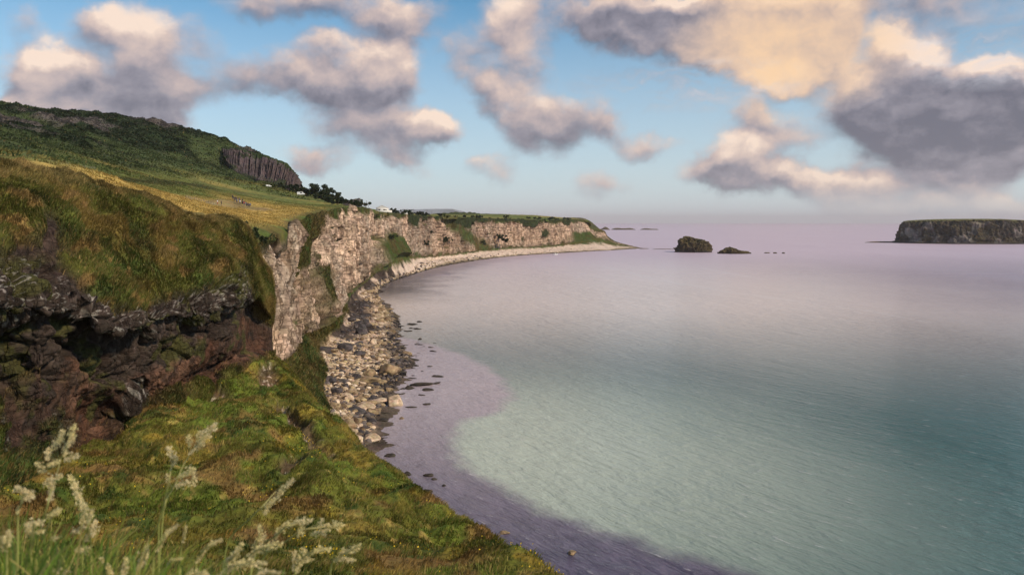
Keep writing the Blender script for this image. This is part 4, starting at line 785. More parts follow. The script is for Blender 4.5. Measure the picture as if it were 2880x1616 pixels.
# rocks standing in the shallows
OFF = [(361, 451.5, 3.5, 'small brown rock touching the grassy edge in the shallows'), (365, 455, 3, 'tiny pale rock second from the grassy edge'), (373, 455.5, 5, 'cream rock in the shallows off the grassy edge', 'lime'), (391, 455, 5.5, 'dark round rock out from the cream rock in the shallows'), (384, 467, 6.5, 'large brown rock just off the slope'), (397, 474, 5, 'low rock half hidden at the edge of the slope'), (407, 474, 5.5, 'flat dark rock beside the slope edge', ),
       (429, 474.5, 5, 'dark rock right of the flat dark one'), (434, 478.5, 3, 'small dark rock touching its bigger neighbour on the lower right'), (444, 485, 2.5, 'tiny rock fringed with weed'), (426, 491, 6, 'dark oval rock close under the slope'), (504, 532, 5, 'weedy pale rock alone in the purple shallows', 'tan'), (571, 553, 4.5, 'weedy rock furthest down in the purple shallows', 'tan'),
       (420, 383.5, 11, 'long flat rock awash in the near bay', 'wet', .38), (437, 376, 6, 'thin low rock out beyond the long flat one', 'wet', .35), (410, 387.5, 5, 'small rock just below the long flat one'), (427, 404, 4, 'lone brown rock south of the long flat one'), (430, 366, 2.8, 'tiny lone rock high in the near bay'), (413, 365, 5.5, 'flat rock a little off the near point', 'wet', .45), (410, 363, 3, 'smaller companion behind the flat rock off the point'),
       (397, 373, 8, 'dark ledge off the tip of the huge yellowish block', 'wet', .55), (383, 420, 7.5, 'dark oval rock in the little cove', 'wet', .55), (384, 412.5, 8, 'brown rocks at the mouth of the little cove'), (374, 424, 5, 'low dark rock inside the little cove', 'wet', .4), (402, 418, 3, 'tiny tan rock off the cove', 'tan'), (417, 344, 2.2, 'tiny rock off the middle of the beach'), (400, 346, 4, 'dark skerry by the middle beach', 'wet', .5), (414, 324, 6, 'thin dark ledge pointing out from the bouldery shore', 'wet', .3), (420, 339, 2.5, 'speck of rock beyond the middle beach')]
for q in OFF:
    px, py, hw, lab = q[:4]; kit = q[4] if len(q) > 4 else 'wet'; sz = q[5] if len(q) > 5 else .8
    d_ = F*H/(py-HZ); boulder(kit, (px-CX)/F*d_, d_, .05, hw/F*d_, lab, None, name='shore_rock', cat='rock', sx=1.25, rz=0.0, sz=sz)
for k in range(34):                                                  # line of weed-dark rocks breaking the water along the near beach
    yc = 190+rnd.random()*190; p = sec_point(yc, .999); e_ = 1.5+rnd.random()**1.6*13
    boulder('wet', p[0]+e_, p[1]+rnd.uniform(-2, 2), -.05, .5+rnd.random()*1.3, 'low weed-dark rock breaking the water just off the near beach', 'weed-dark rocks off the near beach', name='shore_rock', cat='rock', sx=1.5, rz=rnd.uniform(-.4, .4), sz=.42)
# rubble: cobbles past counting, one mesh
def rubble(name, label, n_, y0, y1, smin, smax, seed, f0=0., f1=1., cols=None):
    r_ = np.random.RandomState(seed); cand = np.where((sh[:, 1] > y0) & (sh[:, 1] < y1))[0]; w = 1/np.maximum(sh[cand, 1], 1)**2*1.0; dy = np.gradient(S)[cand]; w = dy*w; w /= w.sum()
    ii = r_.choice(cand, n_, p=w); f = f0+(f1-f0)*r_.rand(n_); jj = na+nc+nt-1+(f*nb).astype(int); P_ = Lf[jj, ii]+np.c_[r_.randn(n_)*.2, r_.randn(n_)*.2, np.zeros(n_)]
    s = smin+(smax-smin)*r_.rand(n_)**3.5; base = IVs[None]*(1+.25*r_.randn(n_, len(IVs), 1).clip(-1.2, 1.2)*.35); a_ = r_.rand(n_)*6.28; sc_ = np.stack([.8+.6*r_.rand(n_), .7+.4*r_.rand(n_), .5+.3*r_.rand(n_)], -1)
    V = base*sc_[:, None]*s[:, None, None]; ca, sa = np.cos(a_)[:, None], np.sin(a_)[:, None]; V = np.stack([V[..., 0]*ca-V[..., 1]*sa, V[..., 0]*sa+V[..., 1]*ca, V[..., 2]], -1)+P_[:, None]
    pal = np.array(cols or [LIMC[0], LIMC[1], TANC[0], TANC[1], LIMC[2], TANC[2], BASC[0], BASC[2], (.13, .085, .055)]); dark = (COL[jj, ii].sum(1) < .5); pc = pal[r_.randint(0, len(pal), n_)]; bc = np.array([BASC[0], BASC[1], BASC[2]])[r_.randint(0, 3, n_)]
    pc = np.where(dark[:, None], bc, pc)*(.7+.5*r_.rand(n_, 1)); pc = np.where((P_[:, 2] < .5)[:, None], pc*.4, pc)
    Fv = (np.arange(n_)[:, None, None]*len(IVs)+IFs[None]).reshape(-1, 3)
    o = link(name, mesh(name, V.reshape(-1, 3), Fv, True, {'Col': np.repeat(pc[:, None], len(IVs), 1).reshape(-1, 3), 'rock': np.ones(V.shape[0]*V.shape[1])}), M_stone); set_tag(o, label, 'stones', kind='stuff')
rubble('beach_cobbles', 'loose pale and dark cobbles strewn over the near beach', 6500, 150, 460, .22, 1.0, 71)
rubble('far_cobbles', 'scattered stones along the far sweep of the beach', 1800, 460, 1300, .35, 1.3, 73)
# ------------------------------------------------------------------ shrubs and trees
M_leaf = leaf_mat('shrub_leaves', .25); M_bark = flat_mat('bark', (.09, .07, .055), .95)
def leafy(name, n_, lobes, size, seed, col):
    """leaf-sized faces spread through the lobes of a crown; lobes = [(x, y, z, r)]"""
    r_ = np.random.RandomState(seed); L_ = np.array(lobes, 'f8'); w = L_[:, 3]**2; k = r_.choice(len(L_), n_, p=w/w.sum())
    u = r_.randn(n_, 3); u /= np.linalg.norm(u, axis=1, keepdims=True); rad_ = (r_.rand(n_)**.45)[:, None]; p = L_[k, :3]+u*rad_*L_[k, 3:4]*np.array([1, 1, .8])
    p = p+.22*L_[k, 3:4]*np.stack([fbm((p*2+s_).astype('f4'), 1.2, 3, seed=seed) for s_ in (0, 9, 17)], -1)
    a = r_.randn(n_, 3); a /= np.linalg.norm(a, axis=1, keepdims=True); b = np.cross(a, r_.randn(n_, 3)); b /= np.linalg.norm(b, axis=1, keepdims=True)
    s = (size*(.6+.8*r_.rand(n_)))[:, None]; V = np.stack([p-a*s-b*s*.5, p+a*s*.2-b*s*.6, p+a*s+b*s*.4, p-a*s*.1+b*s*.7], 1)
    c = np.array(col)*(.6+.9*r_.rand(n_, 1))*(1+.25*r_.randn(n_, 1)*[1, .3, .2]).clip(.4, 1.8)
    return mesh(name, V.reshape(-1, 3), np.arange(4*n_).reshape(-1, 4), False, {'Col': np.repeat(c[:, None], 4, 1).reshape(-1, 3)})
def stem_mesh(name, path, rads, n_=7):
    path = np.array(path, 'f8'); t = np.linspace(0, 2*np.pi, n_, endpoint=False); G_ = []
    for k, p in enumerate(path):
        dr = path[min(k+1, len(path)-1)]-path[max(k-1, 0)]; dr /= np.linalg.norm(dr); a = np.cross(dr, (0, 1, .01)); a /= np.linalg.norm(a)+1e-9; b = np.cross(dr, a)
        G_.append(p+rads[k]*(np.cos(t)[:, None]*a+np.sin(t)[:, None]*b))
    return mesh(name, np.array(G_).reshape(-1, 3), grid_faces(len(path), n_, wrap=True))
def join_mesh(name, parts):
    V, Fl, o_ = [], [], 0
    for me in parts:
        v = np.empty(len(me.vertices)*3, 'f4'); me.vertices.foreach_get('co', v); f = np.empty(len(me.loops), 'i4'); me.loops.foreach_get('vertex_index', f); V.append(v.reshape(-1, 3)); Fl.append(f.reshape(-1, 4)+o_); o_ += len(me.vertices)
    return mesh(name, np.concatenate(V), np.concatenate(Fl))
def tree_kit(seed, h, wid, col, n_=2600, lean=.25, leaf=.22):
    r_ = random.Random(seed); lobes = []; limbs = []
    tr = [(0, 0, -.4), (lean*.3, 0, h*.25), (lean*h*.25, 0, h*.5)]
    trunk_parts = [stem_mesh('t', tr, (h*.035, h*.027, h*.018))]
    for k in range(9):
        a = r_.uniform(0, 6.28); rr_ = r_.uniform(.1, 1)*wid*.5; z = r_.uniform(.40, .88)*h; x, y = rr_*math.cos(a)+lean*z*.6, rr_*math.sin(a); lobes.append((x, y, z, h*r_.uniform(.13, .24)))
        s0 = tr[2] if k % 2 else tr[1]; trunk_parts.append(stem_mesh('l', [s0, ((s0[0]+x)/2, (s0[1]+y)/2, (s0[2]+z)/2-.05*h), (x, y, z)], (h*.014, h*.010, h*.004), 5))
    return join_mesh('trunk', trunk_parts), leafy('crown', n_, lobes, leaf, seed, col)
TK = [tree_kit(61, 7, 7, (.030, .046, .018)), tree_kit(62, 6, 8, (.036, .052, .018), lean=.45), tree_kit(63, 5, 6, (.028, .040, .018), lean=.35)]
SK = [tree_kit(71, 3, 5, (.026, .040, .015), 1400, .2, .24), tree_kit(72, 2.4, 5, (.034, .050, .018), 1400, .3, .22), tree_kit(73, 3.4, 4, (.022, .034, .014), 1400, .1, .24)]
for a_, b_ in TK+SK: a_.materials.append(M_bark); b_.materials.append(M_leaf)
def gz(x, y):
    d_ = (Lf[:na, :, 0]-x)**2+(Lf[:na, :, 1]-y)**2; k = np.unravel_index(np.argmin(d_), d_.shape); return float(Lf[k][2])
def plant(kit, name, label, cat, group, x, y, s, z=None, rz=None, sz=1.0):
    o = empty(name, (x, y, (gz(x, y)-.15) if z is None else z), rnd.uniform(0, 6.28) if rz is None else rz); o.scale = (s, s, s*sz); set_tag(o, label, cat, group)
    for nm, me in zip(('trunk', 'crown'), kit): link(nm, me, None, o)
    return o
def on_slope(px, py):                                               # where the line of sight first meets the plateau
    Lq = Lf[:na].reshape(-1, 3); a = CX+F*Lq[:, 0]/np.maximum(Lq[:, 1], 1); b = HZ+F*(H-Lq[:, 2])/np.maximum(Lq[:, 1], 1); k = np.where((np.abs(a-px) < 1.2) & (np.abs(b-py) < 1.2))[0]
    if len(k) == 0: k = [int(np.argmin((a-px)**2+(b-py)**2))]
    return Lq[k[int(np.argmin(Lq[k, 1]))]]
def on_ground(px, d_): return ((px-CX)/F*d_, d_)
# wind-swept trees on the skyline by the old wall
for px, d_, s, k, lab in ((316, 600, 1.75, 0, 'tallest dark wind-bent tree at the left end of the clifftop clump'), (321, 598, 1.5, 1, 'dark tree second from the left in the clifftop clump'), (327, 596, 1.35, 0, 'dark tree in the middle of the clifftop clump'), (332, 592, 1.2, 1, 'lower dark tree right of the middle of the clifftop clump'), (337, 588, 1.05, 2, 'small dark tree towards the wall end of the clifftop clump'), (342, 580, .85, 2, 'last small tree of the clump, touching the old wall')):
    x_, y_ = on_ground(px, d_); plant(TK[k], 'tree', lab, 'tree', 'wind-bent trees on the clifftop', x_, y_, s*1.35, rz=rnd.uniform(-.4, .4), sz=.8)
x_, y_ = on_ground(366, 560); plant(TK[1], 'tree', 'lone ragged tree overhanging the cliff edge beside the poles', 'tree', None, x_, y_-2, 1.25, rz=3.3)
for px, d_, s in ((290, 610, 1.5), (294, 605, 1.6), (298, 600, 1.6), (303, 610, 1.5), (307, 600, 1.1), (284, 605, 1.2), (279, 600, 1.1), (325, 540, 1.6), (331, 520, 1.3), (318, 545, 1.3), (338, 500, 1.2), (345, 500, 1.1), (350, 495, 1.2), (356, 500, 1.1)):
    x_, y_ = on_ground(px, d_); plant(SK[rnd.randrange(3)], 'shrub', 'dark rounded shrub in the scrub below the basalt crag and trees', 'shrub', 'shrubs below the crag', x_, y_, s*1.7, sz=.8)
for k, (px, d_, s) in enumerate(((239, 210, 1.0), (246, 216, 1.25), (252, 221, 1.1), (265, 214, 1.1))):
    x_, y_, z_ = on_slope(px, (231, 240, 245, 243)[k]); plant(SK[k % 3], 'shrub', ('leftmost green bush on the bank behind the bluff', 'largest dark bush on the bank behind the bluff', 'dark bush beside the largest one behind the bluff', 'bush nearest the pale pinnacle')[k], 'shrub', None, x_, y_, s*(1.0, 1.2, 1.1, .8)[k], z=z_-.3)
for k in range(60):                                                  # fringe of shrubs along the far cliff top
    t_ = 10.6+(k/60)*5.9+rnd.uniform(-.06, .06); s0 = np.interp(t_, np.arange(len(lk)), lk); i = int(np.argmin(np.abs(S-s0))); dd_ = rnd.uniform(-1.5, 6)
    x_, y_ = lip[i, 0]+inl[i, 0]*dd_, lip[i, 1]+inl[i, 1]*dd_; s = rnd.uniform(.8, 1.9)*(1+.35*math.sin(k*.9)); plant(SK[rnd.randrange(3)], 'shrub', 'dark shrub in the row fringing the top of the far limestone wall', 'shrub', 'shrubs along the far cliff top', x_, y_, s, sz=.85)
for k, (px, py, d_, s) in enumerate(((476, 234, 1090, 2.6), (471, 237, 1080, 2.2), (466, 244, 1060, 2.4), (482, 246, 1085, 2.2), (501, 240, 1120, 2.6), (505, 244, 1120, 2.2), (448, 243, 960, 2.0), (393, 240, 650, 1.5), (430, 236, 900, 1.8), (425, 246, 880, 1.7))):
    x_, y_, z_ = pt(px, py, d_); plant(SK[k % 3], 'shrub', 'dark bush growing on a ledge of the far limestone wall', 'shrub', 'bushes on ledges of the far wall', x_, y_-6, s*1.5, z=z_)
# ------------------------------------------------------------------ small buildings, wall, poles, fence, van, boat
def boxes(name, mat, bs, parent=None, rz=None):
    """boxes [(x0,x1,y0,y1,z0,z1)] as one mesh"""
    V, Fq = [], []
    for x0, x1, y0, y1, z0, z1 in bs:
        k = len(V); V += [(x0, y0, z0), (x1, y0, z0), (x1, y1, z0), (x0, y1, z0), (x0, y0, z1), (x1, y0, z1), (x1, y1, z1), (x0, y1, z1)]
        Fq += [(k+3, k+2, k+1, k), (k+4, k+5, k+6, k+7), (k, k+1, k+5, k+4), (k+1, k+2, k+6, k+5), (k+2, k+3, k+7, k+6), (k+3, k, k+4, k+7)]
    return link(name, mesh(name, V, Fq, False), mat, parent)
def gable(name, mat, w, dp, h0, h1, parent, over=.25, th=.18):
    V = []; 
    for y in (-dp/2-over, dp/2+over): V += [(-w/2-over, y, h0-.1), (0, y, h1), (w/2+over, y, h0-.1), (w/2+over, y, h0-.1+th), (0, y, h1+th), (-w/2-over, y, h0-.1+th)]
    return link(name, mesh(name, V, [(0, 1, 4, 5), (1, 2, 3, 4), (11, 10, 7, 6), (10, 9, 8, 7), (5, 4, 10, 11), (4, 3, 9, 10), (1, 0, 6, 7), (2, 1, 7, 8), (0, 5, 11, 6), (3, 2, 8, 9)], False), mat, parent)
M_white = flat_mat('white_render', (.72, .71, .68)); M_slate = flat_mat('slate', (.16, .16, .18)); M_dark = flat_mat('dark_opening', (.02, .02, .025)); M_oldst = land_mat('old_stone', 1.2, .1, lo=.5, hi=1.5)
M_wood = flat_mat('weathered_wood', (.20, .17, .14)); M_rope = flat_mat('rope', (.45, .40, .32))
def house(x, y, w, dp, h, label, rz, ndoor=2):
    z = gz(x, y); t = empty('white_building', (x, y, z-.1), rz); set_tag(t, label, 'building')
    boxes('wall', M_white, [(-w/2, w/2, -dp/2, dp/2, -1, h)], t); V = [(-w/2, -dp/2, h), (w/2, -dp/2, h), (0, -dp/2, h+w*.22), (-w/2, -dp/2+.3, h), (w/2, -dp/2+.3, h), (0, -dp/2+.3, h+w*.22)]
    link('gable', mesh('gable', V, [(0, 1, 2), (5, 4, 3)], False), M_white, t); gable('roof', M_slate if ndoor < 2 else M_white, w, dp, h, h+w*.23, t)
    for k in range(ndoor):
        xx = -w*.22+k*w*.42; dr = boxes('door', M_dark, [(xx-w*.09, xx+w*.09, -dp/2-.04, -dp/2+.04, 0, h*.75)], t); boxes('door_frame', M_white, [(xx-w*.11, xx-w*.09, -dp/2-.09, -dp/2-.005, 0, h*.77), (xx+w*.09, xx+w*.11, -dp/2-.09, -dp/2-.005, 0, h*.77)], dr)
    boxes('window', M_dark, [(w*.30, w*.40, -dp/2-.03, -dp/2+.03, h*.35, h*.68)], t); return t
x_, y_ = on_ground(382.5, 700); house(x_, y_, 11, 8, 3.8, 'white gabled building standing near the cliff edge left of the far shrubs', .05)
t = empty('boundary_wall', (x_+1, y_-7, gz(x_, y_-7)), .05); set_tag(t, 'low white wall in front of the white gabled building', 'wall'); boxes('wall', M_white, [(-10, 9, -.2, .2, -.8, 1.3)], t); boxes('coping', M_white, [(-10.1, 9.1, -.28, .28, 1.3, 1.42)], t)
x2, y2 = on_ground(408, 860); t = empty('shelter', (x2, y2, gz(x2, y2)), .1); set_tag(t, 'small open white shelter on the skyline above the far wall', 'shelter')
for sx_ in (-5, 5): boxes('post', M_white, [(sx_-.2, sx_+.2, -2, -1.6, -.5, 5.2)], t)
boxes('wall', M_white, [(-5, 5, 1.6, 2, -.5, 5)], t); boxes('roof', M_slate, [(-7, 7, -3, 3, 5.2, 5.7)], t); boxes('wall', M_white, [(-9, 2, -3.5, -3.2, -.5, 1.6)], t)
# ruined lime works wall on the skyline
xw, yw = on_ground(351, 540); t = empty('ruined_wall', (xw, yw, gz(xw, yw)-1.0), -.25); set_tag(t, 'tall ruined stone wall with a sloping end buttress on the skyline', 'ruin')
nx_, nz_ = 60, 40; a_ = np.linspace(-6.5, 6.2, nx_)[None]+0*np.linspace(0, 1, nz_)[:, None]; b_ = np.linspace(0, 1, nz_)[:, None]+0*a_; top_ = np.interp(a_, [-6.5, -5, -1, 4, 6.2], [3.6, 4.9, 5.6, 6.8, 6.9])
fr = np.stack([a_+b_*0, -.6+0*a_+.12*fbm(np.stack([a_, b_*5, 0*a_], -1), 1.5, 3, seed=601), top_*b_], -1); bk_ = fr[::-1].copy(); bk_[..., 1] += 1.3
Gw = np.concatenate([fr, bk_], 0); cw = colmix([(.11, .095, .095), ((.30, .27, .25), sst(.1, .4, fbm(Gw.astype('f4'), (.8, .8, .8), 4, seed=603)))], Gw.shape[:2]); link('wall', grid_mesh('wall', Gw, {'Col': cw, 'rock': np.ones(Gw.shape[:2])}), M_oldst, t)
V = [(6.1, -1, -2), (8.6, -1, -2), (6.9, -1, 7.2), (6.1, -1, 7.2), (6.1, 1.1, -2), (8.6, 1.1, -2), (6.9, 1.1, 7.2), (6.1, 1.1, 7.2)]
link('buttress', mesh('buttress', V, [(0, 1, 2, 3), (7, 6, 5, 4), (1, 5, 6, 2), (4, 0, 3, 7), (3, 2, 6, 7)], False, {'Col': np.full((8, 3), .10), 'rock': np.ones(8)}), M_oldst, t)
for k, (px, d_, h_) in enumerate(((362, 600, 7), (366.5, 640, 7.5), (368.3, 650, 7.5))):
    x_, y_ = on_ground(px, d_); t = empty('utility_pole', (x_, y_, gz(x_, y_)-.3)); set_tag(t, ('left wooden pole standing alone on the skyline', 'middle of three wooden poles, behind the ragged tree', 'right wooden pole of the close pair behind the ragged tree')[k], 'pole', 'wooden poles on the skyline')
    link('pole', stem_mesh('pole', [(0, 0, 0), (0, 0, h_*.5), (0, 0, h_)], (.16, .14, .11), 8), M_wood, t); boxes('crossarm', M_wood, [(-.9, .9, -.06, .06, h_-.7, h_-.55)], t)
# rope rail beside the cliff path
def fence(label, pts, n_):
    t = empty('path_fence', (0, 0, 0)); set_tag(t, label, 'fence'); P_ = []
    for k in range(n_):
        f = k/(n_-1); px = np.interp(f, [q/(len(pts)-1) for q in range(len(pts))], [p[0] for p in pts]); d_ = np.interp(f, [q/(len(pts)-1) for q in range(len(pts))], [p[1] for p in pts]); x_, y_ = on_ground(px, d_); z_ = gz(x_, y_); P_.append((x_, y_, z_+1.05))
        pm = stem_mesh('post', [(x_, y_, z_-.2), (x_, y_, z_+.5), (x_, y_, z_+1.15)], (.07, .07, .07), 6); link('post', pm, M_wood, t)
    for dz in (0, -.45):
        link('rope', stem_mesh('rope', [(p[0], p[1], p[2]+dz) for p in P_], [.035]*len(P_), 5), M_rope, t)
fence('rope and post fence along the clifftop path towards the walkers', [(186, 262), (200, 270), (216, 285)], 14)
fence('second run of post fence crossing the meadow edge below the hill', [(66, 300), (95, 330)], 7)
# parked white van under the crag, small white car higher up
M_vanw = flat_mat('white_paint', (.78, .80, .82), .35, .03); M_glass = flat_mat('dark_glass', (.03, .035, .04), .15, .05, spec=.5); M_tyre = flat_mat('tyre', (.02, .02, .02), .9)
def vehicle(x, y, L, w, h, label, cat, rz):
    t = empty(cat, (x, y, gz(x, y)+.9), rz); set_tag(t, label, cat); hood = .25 if cat == 'van' else .55
    prof = [(-L/2, .35), (L/2, .35), (L/2, h*.5), (L/2-.9, h*.58), (L/2-1.6, h), (-L/2+.15, h), (-L/2, h*.9)]; V = [(a, s*w/2, b) for s in (-1, 1) for a, b in prof]; m_ = len(prof)
    import bmesh
    me = bpy.data.meshes.new('body'); me.from_pydata(V, [], [tuple(range(m_)), tuple(range(2*m_-1, m_-1, -1))]+[(k, k+m_, (k+1) % m_+m_, (k+1) % m_) for k in range(m_)]); link('body', me, M_vanw, t)
    for s in (-1, 1):
        boxes('window', M_glass, [(-L*.1, L/2-1.7, s*(w/2+.01)-.01, s*(w/2+.01)+.01, h*.58, h*.88)], t)
        for xx in (-L*.32, L*.30):
            wh = link('wheel', stem_mesh('wheel', [(0, -.12, 0), (0, .12, 0)], (.36, .36), 14), M_tyre, t); wh.location = (xx, s*w/2*.92, .36)
    boxes('bumper', M_tyre, [(L/2, L/2+.12, -w/2+.1, w/2-.1, .35, .6)], t)
x_, y_ = on_ground(301, 575); vehicle(x_, y_, 5.6, 2.0, 2.4, 'white van parked under the shrubs at the foot of the crag', 'van', .1)
x_, y_ = on_ground(268.5, 585); vehicle(x_, y_, 4.2, 1.8, 1.5, 'small white car on the hillside left of the crag foot', 'car', .6)
bx, by = sea_pt(555, 254.3); t = empty('boat', (bx, by, .0), -.15); set_tag(t, 'tiny white boat under way close to the far shore', 'boat')
hp = np.array([[(x, s*wd, z) for s in (-1, 1)] for x, wd, z in ((-4.5, 1.2, .9), (0, 1.5, .95), (3, 1.0, 1.15), (4.8, .05, 1.4))]); kp = np.array([[(x, s*wd, z) for s in (-1, 1)] for x, wd, z in ((-4.4, .8, -.2), (0, 1.0, -.25), (3, .5, -.2), (4.2, .02, 0))])
Vb = np.concatenate([kp.reshape(-1, 3), hp.reshape(-1, 3)]); Fb = [(2*k+8+b_*1, 2*k+10+b_, 2*k+2+b_, 2*k+b_) for k in range(3) for b_ in (0, 1)]+[(8+2*k, 9+2*k, 11+2*k, 10+2*k) for k in range(3)]+[(0, 1, 9, 8)]
link('hull', mesh('hull', Vb, Fb, False), M_vanw, t); boxes('wheelhouse', M_white, [(-1.2, 1.2, -.8, .8, .9, 2.4)], t); boxes('windscreen', M_glass, [(1.21, 1.25, -.7, .7, 1.6, 2.2)], t)
# ------------------------------------------------------------------ walkers on the clifftop path
def skin(name, verts, edges, rad_, mat, lvl=1):
    me = bpy.data.meshes.new(name); me.from_pydata(verts, edges, []); o = bpy.data.objects.new(name, me); SC.collection.objects.link(o)
    md = o.modifiers.new('s', 'SKIN'); md.use_smooth_shade = True
    for k, r_ in enumerate(rad_): me.skin_vertices[0].data[k].radius = (r_, r_) if not isinstance(r_, tuple) else r_
    me.skin_vertices[0].data[0].use_root = True; sb = o.modifiers.new('u', 'SUBSURF'); sb.levels = sb.render_levels = lvl
    dg = bpy.context.evaluated_depsgraph_get(); out_ = bpy.data.meshes.new_from_object(o.evaluated_get(dg)); out_.name = name; bpy.data.objects.remove(o); out_.materials.clear()
    if mat: out_.materials.append(mat)
    return out_
M_skin = flat_mat('skin_tone', (.45, .28, .20), .6); M_hair = flat_mat('hair_brown', (.05, .03, .02), .7)
CLO = [flat_mat('cloth', c) for c in ((.03, .03, .04), (.05, .06, .10), (.35, .05, .04), (.62, .62, .64), (.03, .05, .03), (.12, .10, .09), (.10, .16, .30))]
def person_kit(stride, arm):
    s, a = stride, arm
    J = [(0, 0, .95), (0, 0, 1.18), (0, .02, 1.40), (0, .02, 1.52), (0, -.01, 1.64), (0, -.01, 1.74), (-.19, .02, 1.42), (-.25, .02-a*.5, 1.15), (-.24, -.05-a, .90), (-.24, -.08-a, .80), (.19, .02, 1.42), (.25, .02+a*.5, 1.15), (.24, -.03+a, .90), (.24, -.06+a, .80),
         (-.10, 0, .90), (-.11, -s*.5, .50), (-.11, -s*.7, .09), (-.11, -s*.7-.16, .04), (.10, 0, .90), (.11, s*.45, .50), (.11, s*.9, .10), (.11, s*.9-.16, .04)]
    E = [(0, 1), (1, 2), (2, 3), (3, 4), (4, 5), (2, 6), (6, 7), (7, 8), (8, 9), (2, 10), (10, 11), (11, 12), (12, 13), (0, 14), (14, 15), (15, 16), (16, 17), (0, 18), (18, 19), (19, 20), (20, 21)]
    Rr = [.13, .13, .12, .055, .095, .07, .06, .045, .035, .04, .06, .045, .035, .04, .09, .06, .045, .035, .09, .06, .045, .035]
    body = skin('body', J, E, Rr, M_skin)
    jk = [0, 1, 2, 6, 7, 8, 10, 11, 12]; mp = {j: i for i, j in enumerate(jk)}; jacket = skin('jacket', [J[0][:2]+(.86,)]+[J[j] for j in jk[1:]], [(mp[p], mp[q]) for p, q in E if p in mp and q in mp], [.19, .18, .17, .09, .075, .06, .09, .075, .06], None)
    tj = [0, 14, 15, 16, 18, 19, 20]; mp2 = {j: i for i, j in enumerate(tj)}; trs = skin('trousers', [J[j] for j in tj], [(mp2[p], mp2[q]) for p, q in E if p in mp2 and q in mp2], [.16, .115, .085, .065, .115, .085, .065], None)
    hv = IVs.copy()*[.115, .125, .115]; hv = hv+[0, .02, 1.70]; hair = mesh('hair', hv, [f for f in IFs.tolist() if hv[f].mean(0)[1] > -.05+(-.5)*(hv[f].mean(0)[2]-1.70)], True); hair.materials.append(M_hair)
    return body, jacket, trs, hair
PK = [person_kit(0.0, 0.02), person_kit(.22, .10), person_kit(.10, -.06)]
def person(px, d_, k, jc, tc_, label, group, rz, dz=.1):
    x_, y_ = on_ground(px, d_); t = empty('person', (x_, y_, gz(x_, y_)+.45+dz), rz); t.scale = [rnd.uniform(.96, 1.1)]*3; set_tag(t, label, 'person', group); b_, j_, tr_, h_ = PK[k]
    link('body', b_, None, t)
    for nm, me, cl in (('jacket', j_, jc), ('trousers', tr_, tc_)):
        o = link(nm, me.copy(), None, t); o.data.materials.append(CLO[cl])
    link('hair', h_, None, t)
person(217.5, 292, 1, 3, 2, 'walker in a pale jacket and red trousers on the path left of the crowd', None, 1.2); person(221.3, 296, 1, 0, 0, 'walker all in black just right of the one in the pale jacket', None, 1.4)
rq = random.Random(8)
for k in range(26):
    f = k/25; px = 233+f*17+rq.uniform(-.9, .9); d_ = 345-f*28+rq.uniform(-7, 7); person(px, d_, rq.randrange(3), rq.choice((0, 0, 1, 4, 5, 5, 2, 6, 3) if k % 3 else (0, 1, 5)), rq.choice((0, 1, 5)), 'walker in outdoor clothes standing in the crowd at the bend of the clifftop path', 'walkers crowded at the bend of the path', rq.uniform(0, 6.28))
# ------------------------------------------------------------------ flowering grasses right in front of the lens (crop coordinates c -> picture pixels)
M_seed = leaf_mat('seed_heads', .45); M_stem = leaf_mat('green_stems', .35)
def cp(x, y, d_): return np.array(pt(x*.13803, y*.13803+391.1, d_))
def tube(path, r0, r1, col, n_=6, seg=26):
    path = np.array(path, 'f8'); k = np.linspace(0, 1, len(path)); t = np.linspace(0, 1, seg); P_ = pchip(k, path, t); th = np.linspace(0, 2*np.pi, n_, endpoint=False); dr = np.gradient(P_, axis=0); dr /= np.linalg.norm(dr, axis=1, keepdims=True)
    a = np.cross(dr, (0, 1, .05)); a /= np.linalg.norm(a, axis=1, keepdims=True); b = np.cross(dr, a); r_ = (r0+(r1-r0)*t)[:, None, None]
    return (P_[:, None]+r_*(np.cos(th)[None, :, None]*a[:, None]+np.sin(th)[None, :, None]*b[:, None])), np.asarray(col)
